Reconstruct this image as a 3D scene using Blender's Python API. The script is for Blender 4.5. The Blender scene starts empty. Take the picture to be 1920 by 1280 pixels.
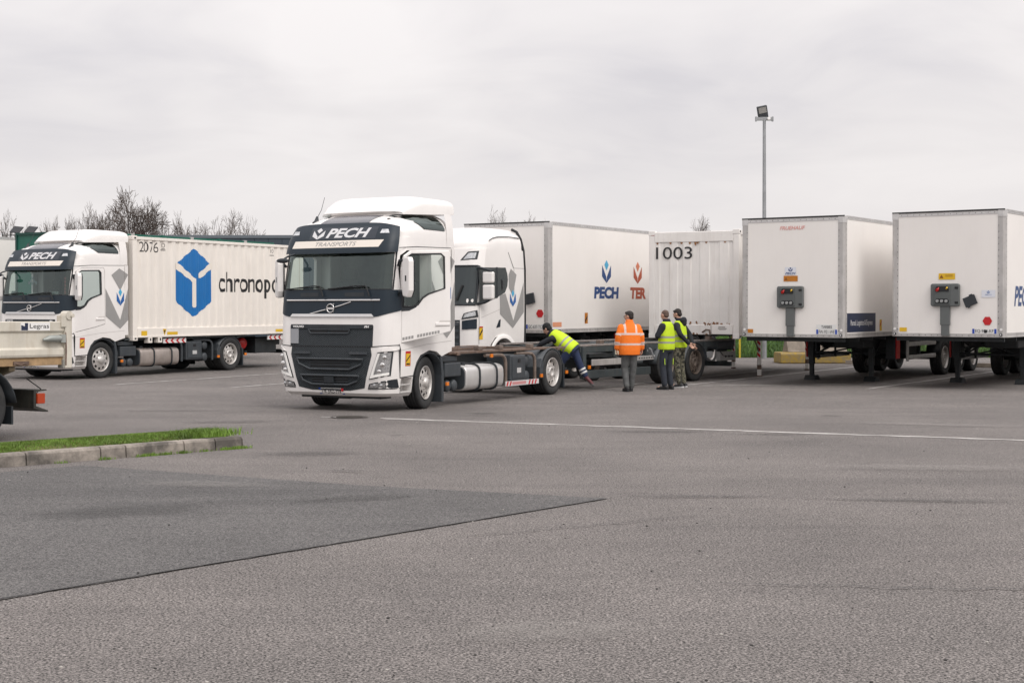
import bpy, bmesh, math, random
from mathutils import Vector, Matrix, Quaternion
R = math.radians
scn = bpy.context.scene
COL = scn.collection
# ------------------------------------------------------------------ camera
cam = bpy.data.objects.new('camera', bpy.data.cameras.new('camera'))
COL.objects.link(cam)
CAMZ = 1.58
cam.location = (0, 0, CAMZ)
cam.rotation_euler = (R(90), 0, 0)
cam.data.sensor_width = 36
cam.data.lens = 50.0
cam.data.shift_y = -38 / 1920          # horizon a little above the middle
cam.data.clip_end = 3000
scn.camera = cam
# ------------------------------------------------------------------ sky, sun, exposure
SUN_EL, SUN_AZ = R(46), R(142)          # azimuth from +Y towards +X
world = bpy.data.worlds.new('World')
scn.world = world
world.use_nodes = True
def build_world():
    nt = world.node_tree; N = nt.nodes; L = nt.links
    N.clear()
    out = N.new('ShaderNodeOutputWorld'); bg = N.new('ShaderNodeBackground')
    L.new(bg.outputs[0], out.inputs[0])
    sky = N.new('ShaderNodeTexSky'); sky.sky_type = 'NISHITA'; sky.sun_disc = False
    sky.sun_elevation = SUN_EL; sky.sun_rotation = SUN_AZ; sky.dust_density = 4
    sc = N.new('ShaderNodeVectorMath'); sc.operation = 'SCALE'; sc.inputs['Scale'].default_value = 0.09
    L.new(sky.outputs[0], sc.inputs[0])
    tc = N.new('ShaderNodeTexCoord'); sep = N.new('ShaderNodeSeparateXYZ')
    L.new(tc.outputs['Generated'], sep.inputs[0])
    def mth(op, a, b):
        n = N.new('ShaderNodeMath'); n.operation = op
        for i, v in enumerate((a, b)):
            if v is None: continue
            if isinstance(v, (int, float)): n.inputs[i].default_value = v
            else: L.new(v, n.inputs[i])
        return n.outputs[0]
    zz = mth('ADD', mth('MAXIMUM', sep.outputs['Z'], 0.0), 0.22)
    px = mth('DIVIDE', sep.outputs['X'], zz); py = mth('DIVIDE', sep.outputs['Y'], zz)
    cmb = N.new('ShaderNodeCombineXYZ'); L.new(px, cmb.inputs[0]); L.new(py, cmb.inputs[1])
    def cloud(scale, detail, off, dist):
        mp = N.new('ShaderNodeMapping'); mp.inputs['Location'].default_value = off
        mp.inputs['Rotation'].default_value = (0, 0, R(-14)); mp.inputs['Scale'].default_value = (.8, 1.0, 1)
        L.new(cmb.outputs[0], mp.inputs[0])
        n = N.new('ShaderNodeTexNoise'); n.inputs['Scale'].default_value = scale
        n.inputs['Detail'].default_value = detail; n.inputs['Distortion'].default_value = dist
        n.inputs['Roughness'].default_value = .5
        L.new(mp.outputs[0], n.inputs['Vector'])
        return n.outputs['Fac']
    c1 = cloud(.95, 4, (3.4, 1.2, 0), .5); c2 = cloud(3.0, 9, (1.2, 7.1, 0), .6)
    f = mth('ADD', mth('MULTIPLY', c1, .64), mth('MULTIPLY', c2, .36))
    ramp = N.new('ShaderNodeValToRGB')
    e = ramp.color_ramp.elements
    e[0].position = .36; e[0].color = (.69, .665, .69, 1)
    e[1].position = .60; e[1].color = (.90, .862, .855, 1)
    m = ramp.color_ramp.elements.new(.50); m.color = (.825, .79, .79, 1)
    L.new(f, ramp.inputs[0])
    # clouds thin out to an even white towards the horizon
    hz = N.new('ShaderNodeMapRange'); hz.inputs['From Min'].default_value = .03; hz.inputs['From Max'].default_value = .13
    L.new(sep.outputs['Z'], hz.inputs[0])
    mh = N.new('ShaderNodeMix'); mh.data_type = 'RGBA'
    mh.inputs[6].default_value = (.89, .85, .842, 1)
    L.new(hz.outputs[0], mh.inputs[0]); L.new(ramp.outputs[0], mh.inputs[7])
    mx = N.new('ShaderNodeMix'); mx.data_type = 'RGBA'; mx.inputs[0].default_value = .93
    L.new(sc.outputs[0], mx.inputs[6]); L.new(mh.outputs[2], mx.inputs[7])
    # an overcast sky is brighter overhead
    up = mth('ADD', mth('MULTIPLY', mth('POWER', mth('MAXIMUM', sep.outputs['Z'], 0.0), 1.5), 1.25), 1.0)
    s2 = N.new('ShaderNodeVectorMath'); s2.operation = 'SCALE'
    L.new(mx.outputs[2], s2.inputs[0]); L.new(up, s2.inputs['Scale'])
    L.new(s2.outputs[0], bg.inputs[0])
    bg.inputs[1].default_value = 1.0
build_world()
sun = bpy.data.objects.new('sun', bpy.data.lights.new('sun', 'SUN'))
COL.objects.link(sun)
sun.data.energy = 1.5; sun.data.angle = R(28); sun.data.color = (1.0, .965, .915)
sd = Vector((math.sin(SUN_AZ) * math.cos(SUN_EL), math.cos(SUN_AZ) * math.cos(SUN_EL), math.sin(SUN_EL)))
sun.rotation_euler = sd.to_track_quat('Z', 'Y').to_euler()
sun.location = (20, -10, 30)
vs = scn.view_settings
vs.view_transform = 'Standard'; vs.look = 'None'; vs.exposure = 0.0; vs.gamma = 1.0; vs.use_curve_mapping = False

# ------------------------------------------------------------------ materials
MATS = {}
def M(name, col, rough=.5, metal=0.0, var=0.0, vs_=2.0, bump=0.0, bs=120.0, coat=0.0, dirt=0.0, dcol=(.20, .15, .10), spec=.5, streak=True, dth=(.50, .80)):
    if name in MATS: return MATS[name]
    m = bpy.data.materials.new(name); m.use_nodes = True
    nt = m.node_tree; N = nt.nodes; L = nt.links
    b = N['Principled BSDF']
    b.inputs['Base Color'].default_value = (*col, 1); b.inputs['Roughness'].default_value = rough
    b.inputs['Metallic'].default_value = metal; b.inputs['Specular IOR Level'].default_value = spec
    if coat: b.inputs['Coat Weight'].default_value = coat; b.inputs['Coat Roughness'].default_value = .08
    tc = N.new('ShaderNodeTexCoord'); src = None
    def noise(scale, detail=4, vec=None, rough_=.6):
        n = N.new('ShaderNodeTexNoise'); n.inputs['Scale'].default_value = scale; n.inputs['Detail'].default_value = detail
        n.inputs['Roughness'].default_value = rough_
        L.new(vec or tc.outputs['Object'], n.inputs['Vector']); return n
    if var:
        n = noise(vs_)
        mx = N.new('ShaderNodeMix'); mx.data_type = 'RGBA'
        mx.inputs[6].default_value = (*[c * (1 - var) for c in col], 1)
        mx.inputs[7].default_value = (*[min(1, c * (1 + var)) for c in col], 1)
        r = N.new('ShaderNodeMapRange'); r.inputs['From Min'].default_value = .3; r.inputs['From Max'].default_value = .7
        L.new(n.outputs['Fac'], r.inputs[0]); L.new(r.outputs[0], mx.inputs[0]); src = mx.outputs[2]
    if dirt:
        mp = N.new('ShaderNodeMapping'); mp.inputs['Scale'].default_value = (4, 4, .5) if streak else (1, 1, 1)
        L.new(tc.outputs['Object'], mp.inputs[0])
        n = noise(2.2, 8, mp.outputs[0], .7)
        r = N.new('ShaderNodeMapRange'); r.inputs['From Min'].default_value = dth[0]; r.inputs['From Max'].default_value = dth[1]
        r.inputs['To Max'].default_value = dirt
        L.new(n.outputs['Fac'], r.inputs[0])
        mx = N.new('ShaderNodeMix'); mx.data_type = 'RGBA'
        if src: L.new(src, mx.inputs[6])
        else: mx.inputs[6].default_value = (*col, 1)
        mx.inputs[7].default_value = (*dcol, 1); L.new(r.outputs[0], mx.inputs[0]); src = mx.outputs[2]
    if src: L.new(src, b.inputs['Base Color'])
    if bump:
        n = noise(bs, 3); bp = N.new('ShaderNodeBump'); bp.inputs['Strength'].default_value = bump; bp.inputs['Distance'].default_value = .01
        L.new(n.outputs['Fac'], bp.inputs['Height']); L.new(bp.outputs[0], b.inputs['Normal'])
    MATS[name] = m
    return m
def glass(name, tint, refl=.06, rough=.02):
    if name in MATS: return MATS[name]
    m = bpy.data.materials.new(name); m.use_nodes = True
    nt = m.node_tree; N = nt.nodes; L = nt.links; N.clear()
    out = N.new('ShaderNodeOutputMaterial'); t = N.new('ShaderNodeBsdfTransparent'); t.inputs[0].default_value = (*tint, 1)
    g = N.new('ShaderNodeBsdfGlossy'); g.inputs['Roughness'].default_value = rough; g.inputs[0].default_value = (.82, .95, .93, 1)
    fr = N.new('ShaderNodeFresnel'); fr.inputs[0].default_value = 1.5
    ad = N.new('ShaderNodeMath'); ad.operation = 'ADD'; ad.inputs[1].default_value = refl; L.new(fr.outputs[0], ad.inputs[0])
    mx = N.new('ShaderNodeMixShader'); L.new(ad.outputs[0], mx.inputs[0]); L.new(t.outputs[0], mx.inputs[1]); L.new(g.outputs[0], mx.inputs[2])
    L.new(mx.outputs[0], out.inputs[0]); MATS[name] = m
    return m
white = M('white_paint', (.82, .795, .775), .32, var=.025, vs_=1.5, coat=.4, dirt=.10, dcol=(.45, .40, .35))
white2 = M('white_container_paint', (.80, .755, .70), .5, var=.04, vs_=1.2, dirt=.20, dcol=(.42, .35, .27), bump=.05, bs=40)
white3 = M('white_worn_paint', (.76, .735, .71), .5, var=.05, vs_=1.6, dirt=.25, dcol=(.34, .27, .20))
grp = M('white_trailer_panel', (.83, .80, .77), .38, var=.03, vs_=.7, dirt=.08, dcol=(.55, .49, .43))
navy = M('navy_paint', (.012, .022, .033), .42, var=.06, dirt=.08, dcol=(.05, .055, .06), spec=.35)
plast = M('black_plastic', (.020, .025, .030), .55, var=.2, vs_=6, bump=.04, bs=150)
greyp = M('dark_grey_plastic', (.042, .050, .058), .5, var=.12, vs_=5, dirt=.3, dcol=(.13, .12, .11), bump=.05, bs=120)
chas = M('chassis_paint', (.014, .018, .021), .6, var=.3, vs_=4, dirt=.5, dcol=(.05, .044, .038), bump=.1, bs=60)
chas2 = M('grey_green_chassis_paint', (.048, .060, .065), .5, var=.25, vs_=3, dirt=.45, dcol=(.14, .12, .10), bump=.1, bs=60)
rusty = M('rusty_steel', (.135, .090, .068), .8, var=.35, vs_=6, dirt=.7, dcol=(.17, .15, .14), bump=.3, bs=50)
rust2 = M('brown_tube_steel', (.15, .115, .095), .6, var=.25, vs_=8, bump=.15, bs=60)
alu = M('aluminium', (.58, .57, .565), .40, metal=.35, var=.12, vs_=5, dirt=.35, dcol=(.28, .25, .23), bump=.04, bs=40)
alud = M('weathered_aluminium', (.48, .465, .455), .5, metal=.25, var=.15, vs_=3, dirt=.55, dcol=(.22, .20, .18), bump=.08, bs=30)
tankm = M('satin_tank_aluminium', (.66, .65, .64), .42, metal=.6, var=.05, vs_=3, dirt=.2, dcol=(.40, .37, .34))
tankd = M('stained_tank_aluminium', (.42, .37, .34), .5, metal=.5, var=.15, vs_=3, dirt=.6, dcol=(.24, .17, .13))
chrome = M('chrome', (.75, .74, .73), .12, metal=1.0, var=.05)
steelw = M('wheel_steel', (.62, .60, .58), .42, metal=.5, var=.12, vs_=9, dirt=.4, dcol=(.25, .19, .14), streak=False)
rubber = M('tyre_rubber', (.022, .023, .024), .75, var=.3, vs_=9, dirt=.35, dcol=(.075, .068, .06), bump=.2, bs=80, streak=False)
blackr = M('black_rubber', (.012, .013, .015), .7, var=.2)
intm = M('cab_interior', (.045, .05, .052), .8, var=.2)
intl = M('cab_interior_trim', (.20, .205, .20), .8, var=.25, vs_=3)
greyv = M('grey_vinyl', (.30, .295, .29), .4, var=.04)
bluev = M('blue_vinyl', (.015, .11, .36), .4, var=.05)
blued = M('dark_blue_vinyl', (.012, .055, .19), .4, var=.05)
cyanv = M('cyan_vinyl', (.06, .38, .62), .4, var=.05)
redv = M('rust_red_vinyl', (.40, .075, .03), .4, var=.05)
redl = M('light_red_vinyl', (.60, .19, .10), .4, var=.05)
chrb = M('bright_blue_vinyl', (.004, .145, .43), .35, var=.08, vs_=2)
whv = M('white_vinyl', (.80, .79, .78), .4)
cream = M('cream_vinyl', (.78, .72, .65), .45)
greyl = M('silver_letter', (.62, .62, .63), .35, metal=.3)
blk = M('black_letter', (.012, .012, .014), .5)
red = M('red_plastic', (.42, .012, .012), .35)
redr = M('red_reflector', (.52, .015, .02), .3)
orng = M('orange_lamp', (.75, .20, .015), .25, coat=.5)
yel = M('yellow_sticker', (.72, .45, .02), .5, var=.05)
orst = M('orange_sticker', (.48, .17, .01), .5, var=.1)
plw = M('plate_white', (.74, .74, .73), .4)
plb = M('plate_blue', (.01, .06, .40), .4)
navs = M('navy_sign', (.012, .022, .06), .4)
lampg = M('headlamp_reflector', (.55, .56, .57), .15, metal=.8, var=.3, vs_=30)
drl = M('daylight_strip', (.88, .87, .84), .25)
gl_w = glass('windscreen_glass', (.52, .62, .59), .05)
gl_d = glass('dark_side_glass', (.05, .06, .065), .05)
gl_s = glass('door_glass', (.74, .80, .77), .02)
gl_l = glass('lamp_glass', (.85, .87, .88), .03)
# ------------------------------------------------------------------ helpers
def gz(y):
    if y < 26: return 0.0
    if y < 30: return .006 * (y - 26)
    if y < 62: return .024 + .012 * (y - 30)
    return .408
class MB:
    def __init__(s): s.v = []; s.f = []; s.m = []; s.s = []
    def add(s, vs, fs, mi=0, sm=False, T=None):
        o = len(s.v)
        s.v += [tuple(T @ Vector(v)) if T else tuple(v) for v in vs]
        for f in fs: s.f.append(tuple(i + o for i in f)); s.m.append(mi); s.s.append(sm)
        return s
    def box(s, x0, x1, y0, y1, z0, z1, mi=0, T=None):
        vs = [(x, y, z) for z in (z0, z1) for y in (y0, y1) for x in (x0, x1)]
        return s.add(vs, [(0, 2, 3, 1), (4, 5, 7, 6), (0, 1, 5, 4), (2, 6, 7, 3), (0, 4, 6, 2), (1, 3, 7, 5)], mi, False, T)
    def cyl(s, p0, p1, r0, r1=None, n=16, mi=0, caps=True, sm=True):
        r1 = r0 if r1 is None else r1
        p0 = Vector(p0); p1 = Vector(p1); d = (p1 - p0).normalized()
        a = d.orthogonal().normalized(); b = d.cross(a)
        vs = []
        for p, r in ((p0, r0), (p1, r1)):
            for i in range(n):
                t = 2 * math.pi * i / n; vs.append(p + (a * math.cos(t) + b * math.sin(t)) * r)
        s.add(vs, [(i, (i + 1) % n, n + (i + 1) % n, n + i) for i in range(n)], mi, sm)
        if caps:
            s.add(vs[:n], [tuple(range(n - 1, -1, -1))], mi); s.add(vs[n:], [tuple(range(n))], mi)
        return s
    def tube(s, pts, r, n=8, mi=0):
        pts = [Vector(p) for p in pts]; rings = []
        nrm = None
        for i, p in enumerate(pts):
            d = (pts[min(i + 1, len(pts) - 1)] - pts[max(i - 1, 0)]).normalized()
            if nrm is None: nrm = d.orthogonal().normalized()
            else: nrm = (nrm - d * nrm.dot(d)).normalized()
            b = d.cross(nrm)
            rr = r[i] if isinstance(r, (list, tuple)) else r
            rings.append([p + (nrm * math.cos(2 * math.pi * k / n) + b * math.sin(2 * math.pi * k / n)) * rr for k in range(n)])
        vs = [v for q in rings for v in q]
        fs = [(i * n + k, i * n + (k + 1) % n, (i + 1) * n + (k + 1) % n, (i + 1) * n + k) for i in range(len(pts) - 1) for k in range(n)]
        s.add(vs, fs, mi, True)
        s.add(rings[0], [tuple(range(n - 1, -1, -1))], mi); s.add(rings[-1], [tuple(range(n))], mi)
        return s
    def prism(s, poly, axis, lo, hi, mi=0):
        def P(a, b, h): return {'x': (h, a, b), 'y': (a, h, b), 'z': (a, b, h)}[axis]
        n = len(poly)
        vs = [P(a, b, lo) for a, b in poly] + [P(a, b, hi) for a, b in poly]
        return s.add(vs, [tuple(range(n)), tuple(range(2 * n - 1, n - 1, -1))] + [(i, (i + 1) % n, n + (i + 1) % n, n + i) for i in range(n)], mi)
    def lathe(s, prof, c, axis='x', n=32, mi=0, sgn=1, sm=True):
        c = Vector(c); vs = []
        for r, h in prof:
            for i in range(n):
                t = 2 * math.pi * i / n; a, b = r * math.cos(t), r * math.sin(t); h2 = h * sgn
                vs.append(c + Vector({'x': (h2, a, b), 'y': (a, h2, b), 'z': (a, b, h2)}[axis]))
        s.add(vs, [(j * n + i, j * n + (i + 1) % n, (j + 1) * n + (i + 1) % n, (j + 1) * n + i) for j in range(len(prof) - 1) for i in range(n)], mi, sm)
        return s
    def grid(s, fn, nu, nv, mi=0, sm=True, closeu=False):
        vs = [fn(i, j) for j in range(nv) for i in range(nu)]
        mu = nu if closeu else nu - 1
        return s.add(vs, [(j * nu + i, j * nu + (i + 1) % nu, (j + 1) * nu + (i + 1) % nu, (j + 1) * nu + i) for j in range(nv - 1) for i in range(mu)], mi, sm)
    def ell(s, c, r, nu=14, nv=9, mi=0, rot=None):
        c = Vector(c)
        def fn(i, j):
            a = 2 * math.pi * i / nu; b = math.pi * (j + .02) / (nv - 1 + .04) - math.pi / 2
            v = Vector((r[0] * math.cos(b) * math.cos(a), r[1] * math.cos(b) * math.sin(a), r[2] * math.sin(b)))
            if rot: v = rot @ v
            return c + v
        return s.grid(fn, nu, nv, mi, True, True)
def obj(name, mb, mats, parent=None, bevel=0.0, seg=2, recalc=True, **props):
    me = bpy.data.meshes.new(name)
    me.from_pydata([tuple(v) for v in mb.v], [], mb.f)
    mats = mats if isinstance(mats, (list, tuple)) else [mats]
    for m in mats: me.materials.append(m)
    me.polygons.foreach_set('material_index', mb.m)
    me.polygons.foreach_set('use_smooth', mb.s)
    if recalc:
        bm = bmesh.new(); bm.from_mesh(me)
        bmesh.ops.recalc_face_normals(bm, faces=bm.faces); bm.to_mesh(me); bm.free()
    o = bpy.data.objects.new(name, me); COL.objects.link(o)
    if parent: o.parent = parent
    if bevel:
        b = o.modifiers.new('bevel', 'BEVEL'); b.width = bevel; b.segments = seg; b.limit_method = 'ANGLE'; b.angle_limit = R(40)
    for k, v in props.items(): o[k] = v
    return o
def thing(name, label, cat, loc=(0, 0, 0), yaw=0.0, group=None):
    o = bpy.data.objects.new(name, None); COL.objects.link(o); o.empty_display_size = .3
    o.location = loc; o.rotation_euler = (0, 0, R(yaw)); o['label'] = label; o['category'] = cat
    if group: o['group'] = group
    return o
def tag(o, label, cat, group=None):
    o['label'] = label; o['category'] = cat
    if group: o['group'] = group
    return o
def vehicle(name, label, cat, x, y, yaw, y0, y1, group=None, dz=0.0):
    """an Empty lying on the sloping yard: y0, y1 = contact points along the vehicle"""
    o = thing(name, label, cat, group=group)
    c, s = math.cos(R(yaw)), math.sin(R(yaw))
    ya, yb = y + c * y0, y + c * y1
    sl = (gz(yb) - gz(ya)) / (yb - ya); z0 = gz(ya) - sl * (ya - y)
    ex = Vector((c, s, sl * s)).normalized(); ey = Vector((-s, c, sl * c)).normalized(); ez = ex.cross(ey)
    m = Matrix((ex, ey, ez)).transposed().to_4x4(); m.translation = (x, y, z0 + dz)
    o.matrix_world = m
    return o
def copy_of(o, parent, loc=None, rot=None):
    c = o.copy(); COL.objects.link(c); c.parent = parent
    if loc: c.location = loc
    if rot: c.rotation_euler = rot
    for ch in [q for q in bpy.data.objects if q.parent == o]:
        d = ch.copy(); COL.objects.link(d); d.parent = c
    return c
def apply_mods(o):
    bpy.context.view_layer.update()
    dg = bpy.context.evaluated_depsgraph_get()
    me = bpy.data.meshes.new_from_object(o.evaluated_get(dg)); o.modifiers.clear(); o.data = me
def interp(tab, z):
    if z <= tab[0][0]: return tab[0][1:]
    for a, b in zip(tab, tab[1:]):
        if z <= b[0]:
            t = (z - a[0]) / (b[0] - a[0]); return tuple(p + (q - p) * t for p, q in zip(a[1:], b[1:]))
    return tab[-1][1:]
# ---- flat prints: outlines and lettering laid onto a surface
_txt = {}
def text2d(body, shear=0.0, bold=0.0):
    k = (body, shear, bold)
    if k in _txt: return _txt[k]
    cu = bpy.data.curves.new('lettering', 'FONT'); cu.body = body; cu.shear = shear; cu.offset = bold; cu.resolution_u = 4
    o = bpy.data.objects.new('lettering', cu); COL.objects.link(o)
    bpy.context.view_layer.update()
    dg = bpy.context.evaluated_depsgraph_get(); me = bpy.data.meshes.new_from_object(o.evaluated_get(dg))
    vs = [(v.co.x, v.co.y) for v in me.vertices]; fs = [tuple(p.vertices) for p in me.polygons]
    bpy.data.objects.remove(o); bpy.data.curves.remove(cu); bpy.data.meshes.remove(me)
    x0 = min(v[0] for v in vs); x1 = max(v[0] for v in vs); y0 = min(v[1] for v in vs); y1 = max(v[1] for v in vs)
    vs = [((v[0] - x0) / (x1 - x0), (v[1] - y0) / (y1 - y0)) for v in vs]
    _txt[k] = (vs, fs)
    return _txt[k]
def text_at(body, a0, a1, b0, b1, shear=0.0, bold=0.0):
    vs, fs = text2d(body, shear, bold)
    return [(a0 + (a1 - a0) * u, b0 + (b1 - b0) * w) for u, w in vs], fs
def poly_at(*polys):
    vs = []; fs = []
    for p in polys:
        o = len(vs); vs += list(p); fs.append(tuple(range(o, o + len(p))))
    return vs, fs
def rect(a0, a1, b0, b1): return [(a0, b0), (a1, b0), (a1, b1), (a0, b1)]
def decal(name, sh, fn, mat, parent, cuts=(), cutb=(), thick=0.0, **props):
    vs, fs = sh
    bm = bmesh.new(); bv = [bm.verts.new((v[0], v[1], 0)) for v in vs]
    for f in fs:
        try: bm.faces.new([bv[i] for i in f])
        except ValueError: pass
    for ax, lst in ((Vector((1, 0, 0)), cuts), (Vector((0, 1, 0)), cutb)):
        for c in lst:
            bmesh.ops.bisect_plane(bm, geom=bm.verts[:] + bm.edges[:] + bm.faces[:], dist=1e-5, plane_co=ax * c, plane_no=ax)
    if cuts or cutb:
        bmesh.ops.triangulate(bm, faces=[f for f in bm.faces if len(f.verts) > 4])
    for v in bm.verts: v.co = fn(v.co.x, v.co.y)
    me = bpy.data.meshes.new(name); bm.to_mesh(me); bm.free(); me.materials.append(mat)
    o = bpy.data.objects.new(name, me); COL.objects.link(o); o.parent = parent
    if thick:
        s = o.modifiers.new('solid', 'SOLIDIFY'); s.thickness = thick; s.offset = 0
    for k, v in props.items(): o[k] = v
    return o
def fx(x): return lambda a, b: Vector((x, a, b))      # onto a flat side: a = along, b = up
def fy(y): return lambda a, b: Vector((a, y, b))      # onto a flat front: a = across, b = up
def emblem(cx, cz, w, h):
    """the V mark: diamond above two wings"""
    L = [(cx - w / 2, cz + h * .28), (cx - w * .03, cz - h * .24), (cx - w * .0, cz - h * .5), (cx - w / 2, cz - h * .22)]
    Rr = [(2 * cx - a, b) for a, b in reversed(L)]
    D = [(cx, cz + h * .5), (cx + w * .24, cz + h * .29), (cx, cz + h * .04), (cx - w * .24, cz + h * .29)]
    return L, Rr, D
def plate(parent, fn, a, b, w, h, txt, right=None, city=None):
    p = decal('number_plate', poly_at(rect(a, a + w, b, b + h)), fn(0.0), plw, parent)
    decal('plate_band', poly_at(rect(a, a + w * .09, b, b + h)), fn(.002), plb, p)
    decal('plate_band', poly_at(rect(a + w * .91, a + w, b, b + h)), fn(.002), plb, p)
    decal('plate_lettering', text_at(txt, a + w * .12, a + w * .88, b + h * .13, b + h * .87, 0, .0), fn(.003), blk, p)
    if right: decal('plate_band', poly_at(rect(a + w * .91, a + w, b + h * .5, b + h)), fn(.003), redr, p)
    return p
# ------------------------------------------------------------------ wheels
RW = .475
_wc = {}
def wheel(parent, x, y, side, kind='front', dual=False, steer=0.0, rim=None, name='wheel', z=RW):
    key = (side, kind, dual, (rim or steelw).name)
    if key not in _wc:
        mb = MB()
        w = .30
        def tyre(x0):
            pr = [(.300, -.12), (.33, -.145), (.40, -.155), (.445, -.150), (.468, -.135)]
            g = [-.085, -.03, .03, .085]
            for q in g: pr += [(.475, q - .012), (.462, q - .008), (.462, q + .008), (.475, q + .012)]
            pr += [(.468, .135), (.445, .150), (.40, .155), (.385, .150), (.33, .145), (.300, .12), (.298, 0), (.300, -.12)]
            mb.lathe(pr, (x0 * side, 0, 0), 'x', 48, 0, side)
        tyre(-.15)
        if dual: tyre(-.49)
        w_ = obj(name, mb, rubber)
        rm = MB()
        n = 40
        rm.lathe([(.300, -.02), (.306, -.005), (.296, .0), (.282, -.02), (.278, -.12), (.285, -.28)], (0, 0, 0), 'x', n, 0, side)
        d = -.035 if kind == 'front' else -.075
        rings = [(.280, d - .05), (.262, d - .02), (.245, d), (.195, d + .012), (.175, d + .02), (.155, d + .02)]
        for j in range(len(rings) - 1):
            for i in range(n):
                if j == 2 and i % 4 in (0, 1): continue
                (r0, h0), (r1, h1) = rings[j], rings[j + 1]
                q = []
                for r, h, k in ((r0, h0, i), (r0, h0, i + 1), (r1, h1, i + 1), (r1, h1, i)):
                    t = 2 * math.pi * k / n; q.append((h * side, r * math.cos(t), r * math.sin(t)))
                rm.add(q, [(0, 1, 2, 3)], 0, False)
        rm.lathe([(.155, d + .02), (.10, d + .022), (.095, d + .055), (.07, d + .075), (.0, d + .08)] if kind == 'front' else
                 [(.155, d + .02), (.115, d + .015), (.105, d + .05), (.075, d + .055), (.07, d + .03), (.0, d + .035)], (0, 0, 0), 'x', 24, 0, side)
        for k in range(10):
            t = 2 * math.pi * (k + .25) / 10
            p = Vector(((d + .02) * side, .138 * math.cos(t), .138 * math.sin(t)))
            rm.cyl(p, p + Vector((.03 * side, 0, 0)), .014, .012, 6, 0)
        rm.lathe([(.0, d - .06), (.27, d - .06)], (0, 0, 0), 'x', 24, 1, side)
        ro = obj('rim', rm, [rim or steelw, blackr], w_)
        for q in (w_, ro): q.hide_render = False
        _wc[key] = w_
        w_.parent = parent; w_.location = (x, y, z); w_.rotation_euler = (0, 0, R(steer))
        return w_
    return copy_of(_wc[key], parent, (x, y, z), (0, 0, R(steer)))
# ------------------------------------------------------------------ the yard
def asphalt(name, dark, light, fine, streak):
    m = bpy.data.materials.new(name); m.use_nodes = True
    nt = m.node_tree; N = nt.nodes; L = nt.links; b = N['Principled BSDF']; b.inputs['Roughness'].default_value = .85; b.inputs['Specular IOR Level'].default_value = .25
    tc = N.new('ShaderNodeTexCoord')
    def noise(s, d, r=.6, vec=None):
        n = N.new('ShaderNodeTexNoise'); n.inputs['Scale'].default_value = s; n.inputs['Detail'].default_value = d; n.inputs['Roughness'].default_value = r
        L.new(vec or tc.outputs['Object'], n.inputs['Vector']); return n.outputs['Fac']
    def rng(v, a, b_, c, d):
        r = N.new('ShaderNodeMapRange'); r.inputs[1].default_value = a; r.inputs[2].default_value = b_; r.inputs[3].default_value = c; r.inputs[4].default_value = d; L.new(v, r.inputs[0]); return r.outputs[0]
    def mix(f, a, c, mode='MIX'):
        x = N.new('ShaderNodeMix'); x.data_type = 'RGBA'; x.blend_type = mode
        if isinstance(f, float): x.inputs[0].default_value = f
        else: L.new(f, x.inputs[0])
        for i, v in ((6, a), (7, c)):
            if isinstance(v, tuple): x.inputs[i].default_value = (*v, 1)
            else: L.new(v, x.inputs[i])
        return x.outputs[2]
    vo = N.new('ShaderNodeTexVoronoi'); vo.inputs['Scale'].default_value = fine; L.new(tc.outputs['Object'], vo.inputs['Vector'])
    sp = N.new('ShaderNodeSeparateColor'); L.new(vo.outputs['Color'], sp.inputs[0])
    grain = rng(noise(fine * .6, 3, .7), .40, .60, 0, 1)
    c = mix(grain, dark, light)
    c = mix(rng(sp.outputs[0], .72, .95, 0, .55), c, tuple(min(1, q * 1.45) for q in light))       # pale chippings
    c = mix(rng(sp.outputs[1], .72, .95, 0, .6), c, tuple(q * .55 for q in dark))
    big = mix(rng(noise(.35, 5), .3, .7, 0, 1), (.80, .80, .80), (1.12, 1.11, 1.10)); c = mix(1.0, c, big, 'MULTIPLY')
    mp = N.new('ShaderNodeMapping'); mp.inputs['Scale'].default_value = (.12, 1.5, 1); mp.inputs['Rotation'].default_value = (0, 0, R(-8)); L.new(tc.outputs['Object'], mp.inputs[0])
    st = mix(rng(noise(1.0, 6, .6, mp.outputs[0]), .50, .74, 0, streak), (1, 1, 1), (.60, .60, .62)); c = mix(1.0, c, st, 'MULTIPLY')
    spot = mix(rng(noise(1.7, 3, .5), .66, .74, 0, .35), (1, 1, 1), (.62, .61, .62)); c = mix(1.0, c, spot, 'MULTIPLY')
    L.new(c, b.inputs['Base Color'])
    bp = N.new('ShaderNodeBump'); bp.inputs['Strength'].default_value = .55; bp.inputs['Distance'].default_value = .006
    L.new(grain, bp.inputs['Height']); L.new(bp.outputs[0], b.inputs['Normal'])
    MATS[name] = m; return m
asph = asphalt('asphalt', (.032, .030, .029), (.30, .275, .262), 115, .40)
asph2 = asphalt('fresh_asphalt', (.046, .045, .046), (.200, .193, .189), 135, .6)
def worn(name, col, amount):
    m = M(name, col, .7)
    nt = m.node_tree; N = nt.nodes; L = nt.links; b = N['Principled BSDF']
    tc = N.new('ShaderNodeTexCoord'); n = N.new('ShaderNodeTexNoise'); n.inputs['Scale'].default_value = 9; n.inputs['Detail'].default_value = 8; n.inputs['Roughness'].default_value = .75
    L.new(tc.outputs['Object'], n.inputs['Vector']); r = N.new('ShaderNodeMapRange'); r.inputs[1].default_value = .35; r.inputs[2].default_value = .68; r.inputs[4].default_value = amount; L.new(n.outputs['Fac'], r.inputs[0])
    x = N.new('ShaderNodeMix'); x.data_type = 'RGBA'; x.inputs[6].default_value = (*col, 1); x.inputs[7].default_value = (.19, .18, .172, 1); L.new(r.outputs[0], x.inputs[0]); L.new(x.outputs[2], b.inputs['Base Color'])
    return m
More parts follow.
